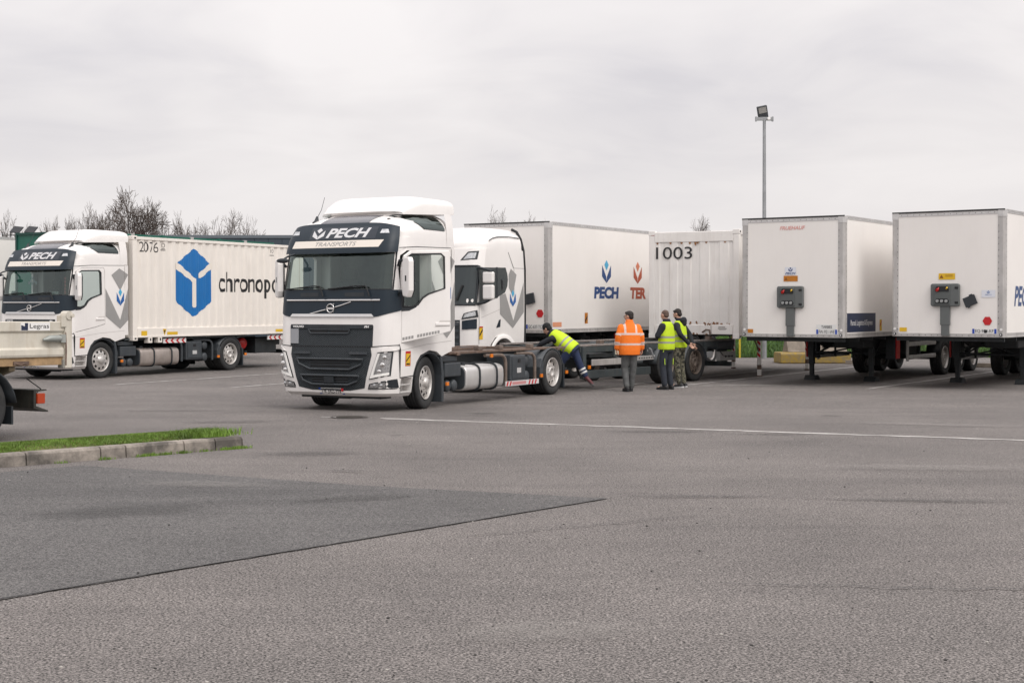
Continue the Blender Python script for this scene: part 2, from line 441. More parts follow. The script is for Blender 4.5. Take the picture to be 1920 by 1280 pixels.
linem = worn('worn_line_paint', (.56, .535, .51), .65); linem2 = worn('faded_line_paint', (.46, .44, .42), .85)
mb = MB()
ys = [-60, 26, 30, 62, 160, 900]; xs = [-900, -60, 60, 900]
mb.grid(lambda i, j: Vector((xs[i], ys[j], gz(ys[j]))), 4, 6, 0, False); obj('ground', mb, asph, kind='structure', label='grey asphalt yard')
def flat(name, poly, off, mat, seg=.5, **pr):
    """a sheet lying on the yard"""
    bm = bmesh.new(); f = bm.faces.new([bm.verts.new((a, b, 0)) for a, b in poly])
    y0 = min(b for a, b in poly); y1 = max(b for a, b in poly)
    for c in (26, 30, 62):
        if y0 < c < y1: bmesh.ops.bisect_plane(bm, geom=bm.verts[:] + bm.edges[:] + bm.faces[:], dist=1e-4, plane_co=(0, c, 0), plane_no=(0, 1, 0))
    for v in bm.verts: v.co.z = gz(v.co.y) + off
    me = bpy.data.meshes.new(name); bm.to_mesh(me); bm.free(); me.materials.append(mat); o = bpy.data.objects.new(name, me); COL.objects.link(o)
    if o.data.polygons[0].normal.z < 0: o.data.flip_normals()
    for k, v in pr.items(): o[k] = v
    return o
def rough(p, q, n, amp, rnd):
    out = []
    for i in range(n):
        t = i / n; dx, dy = q[0] - p[0], q[1] - p[1]; l = math.hypot(dx, dy); w = rnd.uniform(-amp, amp) if i else 0
        out.append((p[0] + dx * t - dy / l * w, p[1] + dy * t + dx / l * w))
    return out
rnd = random.Random(3)
A0, A1, A2, A3, A4, A5 = (.86, 12.66), (-2.95, 8.0), (-7.0, 3.2), (-10.5, 9.0), (-4.7, 15.55), (-1.43, 13.65)
pp = rough(A0, A1, 60, .010, rnd) + [A1, A2, A3] + rough(A4, A5, 30, .012, rnd) + rough(A5, A0, 24, .012, rnd)
flat('asphalt_patch', pp, .006, asph2, kind='structure', label='darker smooth asphalt repair patch')
seam_m = M('joint_tar', (.065, .063, .062), .8)
def strip(p, q, w, off, mat, name, rnd_=None, n=1, **pr):
    dx, dy = q[0] - p[0], q[1] - p[1]; l = math.hypot(dx, dy); nx, ny = -dy / l * w / 2, dx / l * w / 2
    a = (p[0] + nx, p[1] + ny); b = (q[0] + nx, q[1] + ny); c = (q[0] - nx, q[1] - ny); d = (p[0] - nx, p[1] - ny)
    if rnd_: poly = rough(a, b, n, w * .3, rnd_) + rough(c, d, n, w * .3, rnd_)
    else: poly = [a, b, c, d]
    return flat(name, poly, off, mat, **pr)
strip(A0, (A1[0] - .4, A1[1] - .47), .016, .010, seam_m, 'asphalt_joint', rnd, 60, kind='structure', label='dark joint along the asphalt patch')
# painted lines
def line(p, q, w, lab, mat=None): strip(p, q, w, .005, mat or linem, 'road_marking', rnd, 60, kind='structure', label=lab)
line((-2.2, 23.12), (9.5, 17.55), .15, 'long white line across the yard')
line((-3.15, 23.45), (-2.5, 23.25), .10, 'faded end of the long white line', linem2)
def bay(x0, y0, yaw, s0, s1, lab):
    d = (-math.sin(R(yaw)), math.cos(R(yaw))); line((x0 + d[0] * s0, y0 + d[1] * s0), (x0 + d[0] * s1, y0 + d[1] * s1), .12, lab, linem2)
bay(8.35, 32.6, -34.5, -.6, 14, 'white bay line between the two right trailers'); bay(11.9, 30.6, -35.5, -.6, 14, 'white bay line right of the last trailer')
bay(4.6, 34.4, -33, -1, 13, 'white bay line left of the plain trailer'); bay(1.9, 32.4, -32, -1.0, 11, 'white bay line beside the chassis trailer')
bay(-1.4, 31.0, -31, -1.0, 5, 'white bay line behind the open-door truck'); bay(-9.6, 33.6, -29, .2, 9, 'white bay line beside the loaded truck'); bay(-6.6, 32.4, -29, .2, 9, 'white bay line near the loaded truck'); bay(-14.2, 37.4, -29, 0, 9, 'white bay line left of the loaded truck')
line((2.2, 33.05), (10.6, 34.4), .10, 'faded line across the bay fronts', linem2)
# stains, scuffs and grit
def stain_mat(name, col, strength, sc, squash=1.0):
    m = bpy.data.materials.new(name); m.use_nodes = True; nt = m.node_tree; N = nt.nodes; L = nt.links
    b = N['Principled BSDF']; b.inputs['Base Color'].default_value = (*col, 1); b.inputs['Roughness'].default_value = .8
    tc = N.new('ShaderNodeTexCoord'); sb = N.new('ShaderNodeVectorMath'); sb.operation = 'SUBTRACT'; sb.inputs[1].default_value = (.5, .5, 0); L.new(tc.outputs['Generated'], sb.inputs[0])
    mp = N.new('ShaderNodeVectorMath'); mp.operation = 'MULTIPLY'; mp.inputs[1].default_value = (1, 1, 0); L.new(sb.outputs[0], mp.inputs[0])
    ln = N.new('ShaderNodeVectorMath'); ln.operation = 'LENGTH'; L.new(mp.outputs[0], ln.inputs[0])
    r = N.new('ShaderNodeMapRange'); r.inputs[1].default_value = .5; r.inputs[2].default_value = .12; r.inputs[3].default_value = -.60; r.inputs[4].default_value = .20; L.new(ln.outputs['Value'], r.inputs[0])
    n = N.new('ShaderNodeTexNoise'); n.inputs['Scale'].default_value = sc; n.inputs['Detail'].default_value = 8; n.inputs['Roughness'].default_value = .7; L.new(tc.outputs['Object'], n.inputs['Vector'])
    a = N.new('ShaderNodeMath'); a.operation = 'ADD'; L.new(r.outputs[0], a.inputs[0]); L.new(n.outputs['Fac'], a.inputs[1])
    q = N.new('ShaderNodeMapRange'); q.inputs[1].default_value = .42; q.inputs[2].default_value = .80; q.inputs[4].default_value = strength; L.new(a.outputs[0], q.inputs[0])
    t = N.new('ShaderNodeBsdfTransparent'); x = N.new('ShaderNodeMixShader'); L.new(q.outputs[0], x.inputs[0]); L.new(t.outputs[0], x.inputs[1]); L.new(b.outputs[0], x.inputs[2]); L.new(x.outputs[0], N['Material Output'].inputs[0])
    return m
sm1 = stain_mat('oil_stain', (.04, .039, .039), .42, 9.0); sm2 = stain_mat('scuff_stain', (.06, .058, .057), .34, 7.0); sm3 = stain_mat('pale_dust', (.33, .31, .29), .22, 6.0)
def stain(x, y, rx, ry, rot, mat, lab):
    rx *= 1.15; ry *= 1.5
    mb = MB(); mb.grid(lambda i, j: Vector(((i / 3 * 2 - 1) * rx, (j / 3 * 2 - 1) * ry, 0)), 4, 4, 0, False); o = obj('ground_stain', mb, mat, kind='structure', label=lab); o.location = (x, y, gz(y) + .013 + .0004 * len(STN)); o.rotation_euler = (0, 0, R(rot)); STN.append(o)
STN = []
for a in ((2.1, 20.3, 1.6, .35, -3, sm2, 'long dark scuff on the asphalt'), (3.6, 19.8, 1.2, .22, -5, sm2, 'dark scuff right of the long scuff'), (-2.4, 16.9, 1.2, .5, 10, sm2, 'dark stain beside the kerb end'), (3.6, 12.5, 1.6, .18, -4, sm2, 'thin dark seam stain at right'),
          (1.6, 12.75, 1.3, .09, 0, sm1, 'dark joint stain at the patch tip'), (-.5, 24.2, .5, .28, 0, sm1, 'oil stain in front of the truck wheel'), (-1.6, 19.6, .22, .12, 0, sm1, 'small oil spot left of centre'), (5.3, 23.6, .35, .2, 0, sm1, 'small oil spot near the white line'), (-4.4, 22.2, 1.6, .4, 12, sm2, 'scuff in front of the truck'), (-6.0, 25.0, 2.2, .3, 8, sm2, 'tyre scuff left of the truck'), (-3.2, 11.8, 1.5, .6, 30, sm2, 'dark stain on the patch'), (-1.4, 12.6, 1.2, .35, 20, sm2, 'dark stain near the patch tip'), (-4.6, 9.6, 1.2, .6, 35, sm3, 'pale worn area on the patch'), (-3.0, 13.7, 1.4, .4, -10, sm3, 'pale dust at the back of the patch'), (4.5, 15.2, 2.2, .5, -6, sm3, 'pale worn lane at right'), (0.2, 7.2, 1.0, .4, 15, sm3, 'pale worn area in the foreground'), (6.5, 21.5, 2.5, .4, -20, sm3, 'pale worn strip beyond the white line'),
          (-1.75, 14.9, .5, .10, -12, sm1, 'short dark drip line')): stain(*a)
rg = random.Random(21); mb = MB()
for _ in range(150):
    yy = 5.2 + 18 * rg.random() ** 1.6; xx = rg.uniform(-.36, .36) * yy; s_ = rg.uniform(.003, .009); mb.ell((xx, yy, gz(yy) + .012 + s_ * .3), (s_ * 1.3, s_, s_ * .7), 6, 4, rg.choice((0, 0, 1)))
obj('loose_grit', mb, [M('dark_grit', (.05, .048, .046), .9), M('pale_grit', (.42, .40, .37), .9)], kind='stuff', label='loose grit scattered on the asphalt')
rk = random.Random(8)
def crack(p, q, n, amp, lab):
    pts = []; off = 0.0
    for i in range(n + 1):
        t = i / n; off += rk.gauss(0, amp) - off * .08; dx, dy = q[0] - p[0], q[1] - p[1]; l = math.hypot(dx, dy); pts.append((p[0] + dx * t - dy / l * off, p[1] + dy * t + dx / l * off, rk.uniform(.002, .008) * min(1, 6 * t, 6 * (1 - t)) + .0008))
    vs_ = []; fs = []
    for i, (a, b, w) in enumerate(pts): vs_ += [(a, b - w, gz(b) + .0115), (a, b + w, gz(b) + .0115)]
    for i in range(n): fs.append((2 * i, 2 * i + 2, 2 * i + 3, 2 * i + 1))
    me = bpy.data.meshes.new('asphalt_crack'); me.from_pydata(vs_, [], fs); me.materials.append(M('crack_dark', (.055, .053, .052), .9)); o = bpy.data.objects.new('asphalt_crack', me); COL.objects.link(o); o['kind'] = 'structure'; o['label'] = lab
crack((.9, 13.0), (4.4, 12.3), 160, .010, 'fine wandering crack right of the patch tip')
crack((-.5, 10.3), (1.6, 11.6), 110, .010, 'fine crack below the patch edge')
crack((1.0, 8.6), (3.4, 8.3), 110, .012, 'fine crack in the right foreground')
# manhole
mb = MB(); mb.lathe([(0, .0), (.27, .0), (.275, .008), (.30, .010), (.315, .004)], (0, 0, .002), 'z', 36)
for k in range(-3, 4): mb.box(-.22 + abs(k) * .02, .22 - abs(k) * .02, k * .06 - .012, k * .06 + .012, .002, .010)
mh = obj('manhole_cover', mb, M('cast_iron', (.065, .058, .052), .6, metal=.3, var=.3, vs_=10)); mh.location = (-2.67, 23.35, gz(23.35)); tag(mh, 'round cast-iron manhole cover set in the asphalt', 'manhole cover')
# ------------------------------------------------------------------ kerbed grass island
K0, K1 = Vector((-8.0, 12.6)), Vector((-3.34, 17.72)); kd = (K1 - K0).normalized(); kn = Vector((-kd.y, kd.x))
kw = 1.25
kerbm = M('kerb_concrete', (.30, .265, .23), .85, var=.22, vs_=5, dirt=.85, dcol=(.055, .05, .045), bump=.35, bs=60, streak=False, dth=(.40, .62))
ker = bpy.data.objects.new('kerb', None); COL.objects.link(ker); ker['kind'] = 'structure'; ker['label'] = 'concrete kerb round the grass island'
def kstone(p, q, n_):
    d = (q - p); l = d.length; d.normalize(); nn = Vector((-d.y, d.x)) * n_; hz_ = .145
    mb = MB(); g = .006
    pf = [(0, -.02), (0.012, hz_ - .03), (.035, hz_), (.15, hz_ + .003), (.15, -.02)]
    m = len(pf); vs_ = []
    for s in (g, l - g):
        for o_, z_ in pf: w = p + d * s + nn * o_; vs_.append((w.x, w.y, z_))
    mb.add(vs_, [tuple(range(m)), tuple(range(2 * m - 1, m - 1, -1))] + [(i, (i + 1) % m, m + (i + 1) % m, m + i) for i in range(m)])
    obj('kerb_stone', mb, kerbm, ker, .010)
tot = (K1 - K0).length; cuts = [0, 1.0, 2.0, 3.0, 4.0, 4.92, 5.25, 6.05, tot - .42, tot - .02]
for a, b in zip(cuts, cuts[1:]): kstone(K0 + kd * a, K0 + kd * b, 1)
e0 = K0 + kd * tot; cx = [e0, e0 + kd * .10 + kn * .22, e0 + kd * .02 + kn * .62, e0 - kd * .12 + kn * kw]
for a, b in zip(cx, cx[1:]): kstone(a, b, 1)
bk = e0 - kd * .12 + kn * kw
for k in range(7): kstone(bk - kd * k, bk - kd * (k + 1), 1)
mb = MB(); nu, nv = 60, 10; rnd = random.Random(5)
def soil(i, j):
    s = tot * i / (nu - 1); o_ = .13 + (kw - .26) * j / (nv - 1); w = K0 + kd * min(s, tot - .12) + kn * o_
    return Vector((w.x, w.y, .135 + .045 * math.sin(math.pi * j / (nv - 1)) + rnd.uniform(-.006, .006)))
mb.grid(soil, nu, nv, 0, True); obj('island_soil', mb, M('grass_soil', (.10, .095, .03), .95, var=.5, vs_=6), kind='structure', label='earth of the kerbed island')
gm = M('grass_blade', (.118, .200, .026), .65, var=.55, vs_=2.2); gm2 = M('grass_blade_tall', (.085, .165, .03), .65, var=.5, vs_=1.2)
def blades(n, place, h, w, name, mat, label):
    vs_ = []; fs = []; r = random.Random(11)
    for _ in range(n):
        q = place(r)
        if q is None: continue
        x_, y_, z_ = q; hh = h * r.uniform(.45, 1.25); a = r.uniform(0, 6.283); ww = w * r.uniform(.6, 1.3); lx, ly = r.gauss(0, hh * .35), r.gauss(0, hh * .35)
        dx, dy = math.cos(a) * ww, math.sin(a) * ww; o_ = len(vs_)
        vs_ += [(x_ - dx, y_ - dy, z_), (x_ + dx, y_ + dy, z_), (x_ + dx * .7 + lx * .4, y_ + dy * .7 + ly * .4, z_ + hh * .6), (x_ - dx * .7 + lx * .4, y_ - dy * .7 + ly * .4, z_ + hh * .6), (x_ + lx, y_ + ly, z_ + hh)]
        fs += [(o_, o_ + 1, o_ + 2, o_ + 3), (o_ + 3, o_ + 2, o_ + 4)]
    me = bpy.data.meshes.new(name); me.from_pydata(vs_, [], fs); me.materials.append(mat); o = bpy.data.objects.new(name, me); COL.objects.link(o); o['kind'] = 'stuff'; o['label'] = label; return o
def isl(r):
    s = r.uniform(2.4, tot - .13); o_ = r.uniform(.15, kw - .15); w = K0 + kd * s + kn * o_
    bare = max(math.exp(-((s - 4.5) / .7) ** 2 - ((o_ - .2) / .30) ** 2), .8 * math.exp(-((s - 5.9) / .3) ** 2 - ((o_ - .22) / .12) ** 2))
    if r.random() < bare * .9: return None
    return (w.x, w.y, .135 + .045 * math.sin(math.pi * (o_ - .13) / (kw - .26)))
blades(46000, isl, .031, .0045, 'grass', gm, 'short green grass on the kerbed island')
def tuft(r):
    c = r.choice([(4.95, .7), (5.45, .6), (5.6, 1.0), (5.75, .8), (6.02, .9), (6.3, .5), (6.62, .8), (6.70, .5), (6.8, 1.0), (6.9, 1.0), (4.4, .3)])
    s = c[0] + r.gauss(0, .05); w = K0 + kd * s + kn * r.uniform(-.07, .0)
    return (w.x, w.y, 0.0) if r.random() < c[1] else None
gm3 = M('dry_grass_blade', (.26, .20, .09), .8, var=.4, vs_=3)
blades(7000, isl, .030, .004, 'dry_grass', gm3, 'dry straw among the island grass')
blades(1000, tuft, .038, .005, 'weeds', gm, 'small weeds growing along the foot of the kerb')
def tip(r):
    w = K0 + kd * (tot - .35 + r.gauss(0, .18)) + kn * (.35 + r.gauss(0, .12)); return (w.x, w.y, .16)
blades(1500, tip, .085, .007, 'clover', gm, 'taller clover at the tip of the island')
# ------------------------------------------------------------------ back of the yard: grass bank, fence, barrier, pole
mb = MB(); mb.grid(lambda i, j: Vector((-2 + i * 4.0, (51.2, 53, 57, 70)[j], (gz(51.2) - .02, .75, 1.55, 1.7)[j])), 14, 4); obj('grass_bank', mb, M('bank_soil', (.07, .11, .03), .95, var=.5, vs_=2), kind='structure', label='green bank beyond the fence')
def bank(r):
    x_ = r.uniform(6, 24); y_ = 51.0 + 4.5 * r.random() ** 1.3; z_ = interp([(50.9, .26), (51.2, .26), (53, .75), (57, 1.55)], y_)[0]; return (x_, y_, z_)
blades(26000, bank, .34, .016, 'tall_grass', gm2, 'tall green grass on the bank behind the trailers')
F = thing('wire_fence', 'green wire mesh fence below the grass bank, behind the trailers', 'fence', (0, 50.7, gz(50.7)))
gw = M('fence_green', (.06, .13, .05), .6)
for i in range(7):
    x0 = 5.6 + i * 2.5; mb = MB()
    for k in range(25): mb.box(x0 + k * .1 - .004, x0 + k * .1 + .004, -.004, .004, .05, 1.3)
    for z_ in (.1, .5, .9, 1.28): mb.box(x0, x0 + 2.5, -.012, -.004, z_ - .006, z_ + .006)
    obj('mesh_panel', mb, gw, F)
for i in range(8):
    x0 = 5.6 + i * 2.5 + (.02 if i != 1 else .02); mb = MB().box(x0 - .03, x0 + .03, -.03, .03, 0, 1.45); obj('fence_post', mb, M('fence_post_yellow', (.55, .42, .03), .6, var=.2) if i == 1 else gw, F)
J = thing('concrete_barrier', 'concrete barrier block with yellow painted base, behind the landing legs', 'barrier', (9.75, 46.4, gz(46.4)), 4)
conc = M('rough_concrete', (.27, .23, .19), .9, var=.3, vs_=3, dirt=.6, dcol=(.10, .085, .07), bump=.5, bs=25, streak=False)
mb = MB().prism([(-.40, .36), (-.34, .42), (-.16, .70), (-.13, 1.25), (.13, 1.25), (.16, .70), (.34, .42), (.40, .36)], 'x', -.85, 1.1); obj('barrier_body', mb, conc, J, .02)
ybase = worn('worn_yellow_paint', (.46, .30, .03), .85)
mb = MB().prism([(-.46, .0), (-.46, .30), (-.40, .36), (.40, .36), (.46, .30), (.46, .0)], 'x', -1.12, 1.2); obj('barrier_base', mb, ybase, J, .03)
for i, (bx_, by_, lab) in enumerate(((11.2, 45.2, 'low concrete wheel stop beside the yellow barrier'), (14.0, 43.2, 'low concrete wheel stop behind the right trailers'))):
    o = obj('wheel_stop', MB().prism([(-.12, 0), (-.08, .13), (.08, .13), (.12, 0)], 'x', -.6, .6), conc, None, .01); o.location = (bx_, by_, gz(by_)); o.rotation_euler = (0, 0, R(-34)); tag(o, lab, 'wheel stop', 'concrete wheel stops')
LP = thing('light_pole', 'tall grey steel floodlight pole rising behind the trailers', 'lamp post', (8.87, 50.0, gz(50)))
galv = M('galvanised_steel', (.30, .31, .32), .5, metal=.4, var=.15, vs_=3)
mb = MB().cyl((0, 0, 0), (0, 0, 8.42), .085, .055, 16); obj('pole', mb, galv, LP)
mb = MB().box(-.30, .30, -.04, .04, 8.36, 8.48).box(-.32, -.26, -.05, .05, 8.33, 8.50).box(.26, .32, -.05, .05, 8.33, 8.50); obj('cross_bar', mb, galv, LP, .01)
mb = MB().cyl((.14, -.04, 8.42), (.14, -.16, 8.42), .055, n=14); obj('sensor', mb, whv, LP)
fl = MB().box(-.21, .21, -.06, .06, -.25, .25); fo = obj('floodlight', fl, M('floodlight_body', (.03, .035, .04), .5), LP, .02); fo.scale = (.85, 1, .85); fo.location = (-.07, -.03, 8.66); fo.rotation_euler = (R(18), R(-12), 0)
mb = MB().box(-.16, .16, -.068, -.058, -.04, .20); obj('floodlight_glass', mb, M('floodlight_glass', (.25, .245, .23), .15), fo)
# ------------------------------------------------------------------ far building, cabin, bare trees
Bd = thing('warehouse', 'long dark blue-grey flat-roofed warehouse beyond the trucks', 'building', (-13.5, 95, .40))
mb = MB().box(-11, 11, .12, 18, 0, 6.78); obj('wall', mb, M('warehouse_core', (.030, .042, .055), .6), Bd)
pm = M('warehouse_panel', (.038, .055, .072), .45, var=.05, vs_=.6); pan = None
for i in range(24):
    if pan is None: pan = obj('wall_panel', MB().box(-.45, .45, 0, .10, .02, 6.70), pm, Bd); pan.location = (-10.6, 0, 0); base_p = pan
    else: c = base_p.copy(); COL.objects.link(c); c.parent = Bd; c.location = (-10.6 + i * .92, 0, 0)
mb = MB().box(-11.1, 11.1, -.06, 18, 6.72, 6.92); obj('roof_edge', mb, M('roof_trim', (.12, .14, .16), .5), Bd)
Cb = thing('site_cabin', 'flat-roofed grey cabin carrying two tilted dark panels, far left', 'cabin', (-22.2, 60.5, gz(60)))
mb = MB().box(-3, 2.1, 0, 4, 0, 4.55); obj('wall', mb, M('cabin_grey', (.42, .41, .40), .6), Cb)
for k in range(3): mb = MB().box(-2.2 + k * 1.4, -1.3 + k * 1.4, -.03, .02, 2.6, 3.6); obj('window', mb, M('dark_cab_glass', (.035, .045, .048), .08), Cb)
mb = MB().box(-3.05, 2.15, -.05, 4.05, 4.55, 4.66); obj('roof', mb, M('cabin_grey', (.42, .41, .40), .6), Cb)
for k in range(2):
    mb = MB().box(-.22, .22, -.22, .22, -.02, .02); o = obj('tilted_panel', mb, M('panel_black', (.02, .022, .026), .6), Cb); o.location = (.92 + k * .62, .6, 5.12 + .0 * k); o.rotation_euler = (R(38), R(6), R(-12))
mb = MB()
for k in range(5): mb.box(.3 + k * .35, .34 + k * .35, .55, .6, 4.6, 5.0)
mb.box(.3, 2.0, .55, .6, 4.86, 4.90); obj('panel_frame', mb, M('dark_frame', (.10, .10, .10), .6), Cb)
def bare_tree(u, Y, vtop, wpx, seed, label, lean=0.0):
    X = (u - 960) / 2667 * Y; H_ = CAMZ + (602 - vtop) * Y / 2667 - .4; sp = wpx * 1.25 * Y / 2667 / 2
    T = thing('bare_tree', label, 'tree', (X, Y, .38), 0, 'leafless trees on the horizon'); r = random.Random(seed)
    tr = MB(); cr = MB()
    def seg(mb, p, q, r0, r1, n): 
        d = (q - p).normalized(); a = d.orthogonal().normalized(); b = d.cross(a); vs_ = []
        for c, rr in ((p, r0), (q, r1)):
            for i in range(n): t = 6.2832 * i / n; vs_.append(c + (a * math.cos(t) + b * math.sin(t)) * rr)
        mb.add(vs_, [(i, (i + 1) % n, n + (i + 1) % n, n + i) for i in range(n)], 0, True)
    def grow(p, d, l, rad, lev):
        q = p + d * l * .5; d2 = (d + Vector((r.gauss(0, .16), r.gauss(0, .16), r.gauss(.02, .10)))).normalized(); e = q + d2 * l * .5
        mb = tr if lev <= 1 else cr; n = 6 if lev <= 1 else 3
        seg(mb, p, q, rad, rad * .88, n); seg(mb, q, e, rad * .88, rad * .72, n)
        if lev >= 7: return
        k = 4 if lev == 0 else (3 if r.random() < .72 else 2)
        for i in range(k):
            ang = r.uniform(.25, .80) if lev > 0 else r.uniform(.25, .6); az = r.uniform(0, 6.283)
            a = d2.orthogonal().normalized(); b = d2.cross(a); nd = (d2 * math.cos(ang) + (a * math.cos(az) + b * math.sin(az)) * math.sin(ang))
            nd.z += .12 if lev < 5 else .02; nd.normalize()
            grow(e if i < 2 else q, nd, l * r.uniform(.66, .86), max(.017, rad * .72 * r.uniform(.65, .85)), lev + 1)
    grow(Vector((0, 0, 0)), Vector((lean, 0, 1)).normalized(), 3.0, .22, 0)
    zs_ = sorted(v[2] for v in cr.v)[int(len(cr.v) * .996)]; xs_ = sorted(abs(v[0]) for v in cr.v)[int(len(cr.v) * .97)]; kz = H_ / zs_; kx = max(.35, sp / xs_)
    for mb in (tr, cr): mb.v = [(v[0] * kx, v[1] * kx, v[2] * kz) for v in mb.v]
    bark = M('bare_bark', (.045, .036, .031), .9, var=.3, vs_=2)
    obj('trunk', tr, bark, T, recalc=False); obj('crown', cr, M('bare_twigs', (.10, .078, .066), .9, var=.35, vs_=1.5), T, recalc=False)
for a in ((16, 105, 402, 56, 1, 'small bare tree at the left edge above the white trailer'), (150, 116, 402, 95, 2, 'low spreading bare tree left of the tallest tree'), (205, 112, 384, 80, 3, 'bare tree just left of the tallest tree'), (256, 108, 362, 105, 4, 'tallest bare tree above the loaded truck'),
          (300, 110, 386, 80, 5, 'bare tree just right of the tallest tree'), (362, 118, 410, 75, 6, 'low bare tree in the gap above container 2076'), (412, 114, 404, 95, 7, 'bare tree in front of the warehouse roof'), (120, 120, 408, 60, 12, 'faint low bare tree leftmost of the main group'), (455, 122, 414, 40, 13, 'thin bare tree right of the main group'), (938, 112, 396, 75, 8, 'bare treetop above the trailer with two emblems'), (1010, 122, 411, 60, 9, 'faint low bare treetop above the middle of the emblem trailer'), (1302, 116, 411, 56, 10, 'bare treetop above container 1003')): bare_tree(*a)
# ------------------------------------------------------------------ white cab-over trucks
KZ = [(.27, .22, 1.15), (.33, .13, 1.20), (.6, .09, 1.235), (1.1, .09, 1.25), (1.62, .11, 1.25), (2.12, .16, 1.25), (2.8, .30, 1.235), (3.06, .38, 1.225), (3.36, .52, 1.16)]
def sv(t, z, off=0.0):
    """point of the cab skin: t in -1..1 across the front, beyond that back along the sides"""
    def raw(t):
        yf, w = interp(KZ, z); a = min(1, abs(t)); sg = 1 if t >= 0 else -1
        y = yf + .06 * a * a + .27 * max(0, (a - .78) / .22) ** 2.2
        if abs(t) <= 1: return Vector((t * w, y, z))
        return Vector((sg * w, y + (abs(t) - 1) * (2.2 - y), z))
    p = raw(t)
    if off:
        d = raw(t + .02) - raw(t - .02); n = Vector((d.y, -d.x, 0)).normalized(); p = p + n * off
    return p
def fF(off):                                   # print onto the front: a = x, b = z
    return lambda a, b: sv(a / interp(KZ, b)[1], b, off)
XC = [i * .1 - 1.25 for i in range(26)]
ZC = [.4, .5, .6, .8, 1.0, 1.3, 1.62, 1.9, 2.12, 2.5, 2.8, 3.06]
def side_x(z): return interp(KZ, z)[1]
def fS(off): return lambda a, b: Vector((side_x(b) + off, a, b))
TS = [-2 + .2 * i for i in range(5)] + [-1 + .025 * i for i in range(81)] + [1.2 + .2 * i for i in range(5)]
def hull_mesh(zs, inset=0.0, rear=None):
    mb = MB(); n = len(TS)
    def fn(i, j):
        p = sv(TS[i], zs[j], -inset)
        if inset and abs(TS[i]) >= 1.9: p.y = 2.2 - inset
        return p
    mb.grid(fn, n, len(zs), 0, True, True)
    mb.add([fn(i, 0) for i in range(n)], [tuple(range(n))]); mb.add([fn(i, len(zs) - 1) for i in range(n)], [tuple(range(n))])
    return mb
WIN = [(.50, 1.84), (.52, 2.5), (.58, 2.70), (.68, 2.76), (1.29, 2.78), (1.35, 2.73), (1.355, 2.17), (1.02, 2.07), (.90, 2.0), (.80, 1.88), (.66, 1.84)]
DOOR = [(.46, 1.20), (.46, 2.5), (.52, 2.74), (.66, 2.83), (1.46, 2.85), (1.49, 2.8), (1.49, 1.40), (1.2, 1.33)]
def clean(mb, name='shape'):
    o = obj(name, mb, white)
    bm = bmesh.new(); bm.from_mesh(o.data); bmesh.ops.remove_doubles(bm, verts=bm.verts, dist=1e-5)
    bmesh.ops.recalc_face_normals(bm, faces=bm.faces); bm.to_mesh(o.data); bm.free()
    return o
def boolean(o, cutters):
    tmp = []
    for c in cutters:
        m = o.modifiers.new('cut', 'BOOLEAN'); m.operation = 'DIFFERENCE'; m.solver = 'EXACT'; m.object = c; tmp.append(c)
    apply_mods(o)
    for c in tmp: bpy.data.objects.remove(c)
ARCH = [(.86, -.1), (.86, .62), (.90, .72), (.97, .86), (1.10, .98), (1.4, 1.06), (1.66, 1.03), (1.84, .94), (2.5, 1.10), (2.5, -.1)]
def inset_poly(p, d):
    cx = sum(a for a, b in p) / len(p); cy = sum(b for a, b in p) / len(p)
    out = []
    for a, b in p:
        l = math.hypot(a - cx, b - cy); out.append((a - (a - cx) / l * d, b - (b - cy) / l * d))
    return out
zs_h = [.27, .29, .33, .45, .6, .8, 1.1, 1.4, 1.62, 1.85, 2.12, 2.3, 2.5, 2.65, 2.8, 2.95, 3.06]
HULL = clean(hull_mesh(zs_h), 'cab_shell')
cav = clean(hull_mesh([1.12, 1.4, 1.62, 2.12, 2.5, 2.8, 3.0], .06), 'tmp')
ar = clean(MB().prism(ARCH, 'x', -2, 2), 'tmp')
ws = clean(MB().prism([(-1.15, 2.15), (1.15, 2.15), (1.13, 2.79), (-1.13, 2.79)], 'y', -.6, .62), 'tmp')
dr = clean(MB().prism(DOOR, 'x', 1.05, 1.6), 'tmp')
wn = clean(MB().prism(inset_poly(WIN, .02), 'x', -1.6, -1.05), 'tmp')
st = clean(MB().box(1.04, 1.5, .47, .84, .33, .60), 'tmp')
boolean(HULL, [cav, ar, ws, dr, wn, st])
for p in HULL.data.polygons: p.use_smooth = True
HULL.data.set_sharp_from_angle(angle=R(32))
HULL_ME = HULL.data; bpy.data.objects.remove(HULL)
def roof_fn(th, y, grow=0.0):
    k = min(1, max(0, (y - .38) / 1.2)); zr = 3.06 + .55 * k ** .34 + grow
    w = (1.225 + grow) * min(1, max(0.02, (y - .375) / .36) ** .42)
    n = 3.0; c, s = math.cos(th), math.sin(th)
    x = w * (abs(c) ** (2 / n)) * (1 if c >= 0 else -1); z = 3.05 + (zr - 3.05) * (abs(s) ** (2 / n))
    return Vector((x, y, z))
def roof_z(x, y):
    k = min(1, max(0, (y - .38) / 1.2)); zr = 3.06 + .55 * k ** .34; w = 1.225 * min(1, max(.02, (y - .375) / .36) ** .42)
    q = min(1, abs(x) / w); return 3.05 + (zr - 3.05) * (1 - q ** 3) ** (1 / 3)
def roof_x(z, y):
    k = min(1, max(0, (y - .38) / 1.2)); zr = 3.06 + .55 * k ** .34; w = 1.225 * min(1, max(.02, (y - .375) / .36) ** .42)
    q = min(.999, max(0, (z - 3.05) / (zr - 3.05))); return w * (1 - q ** 3) ** (1 / 3)
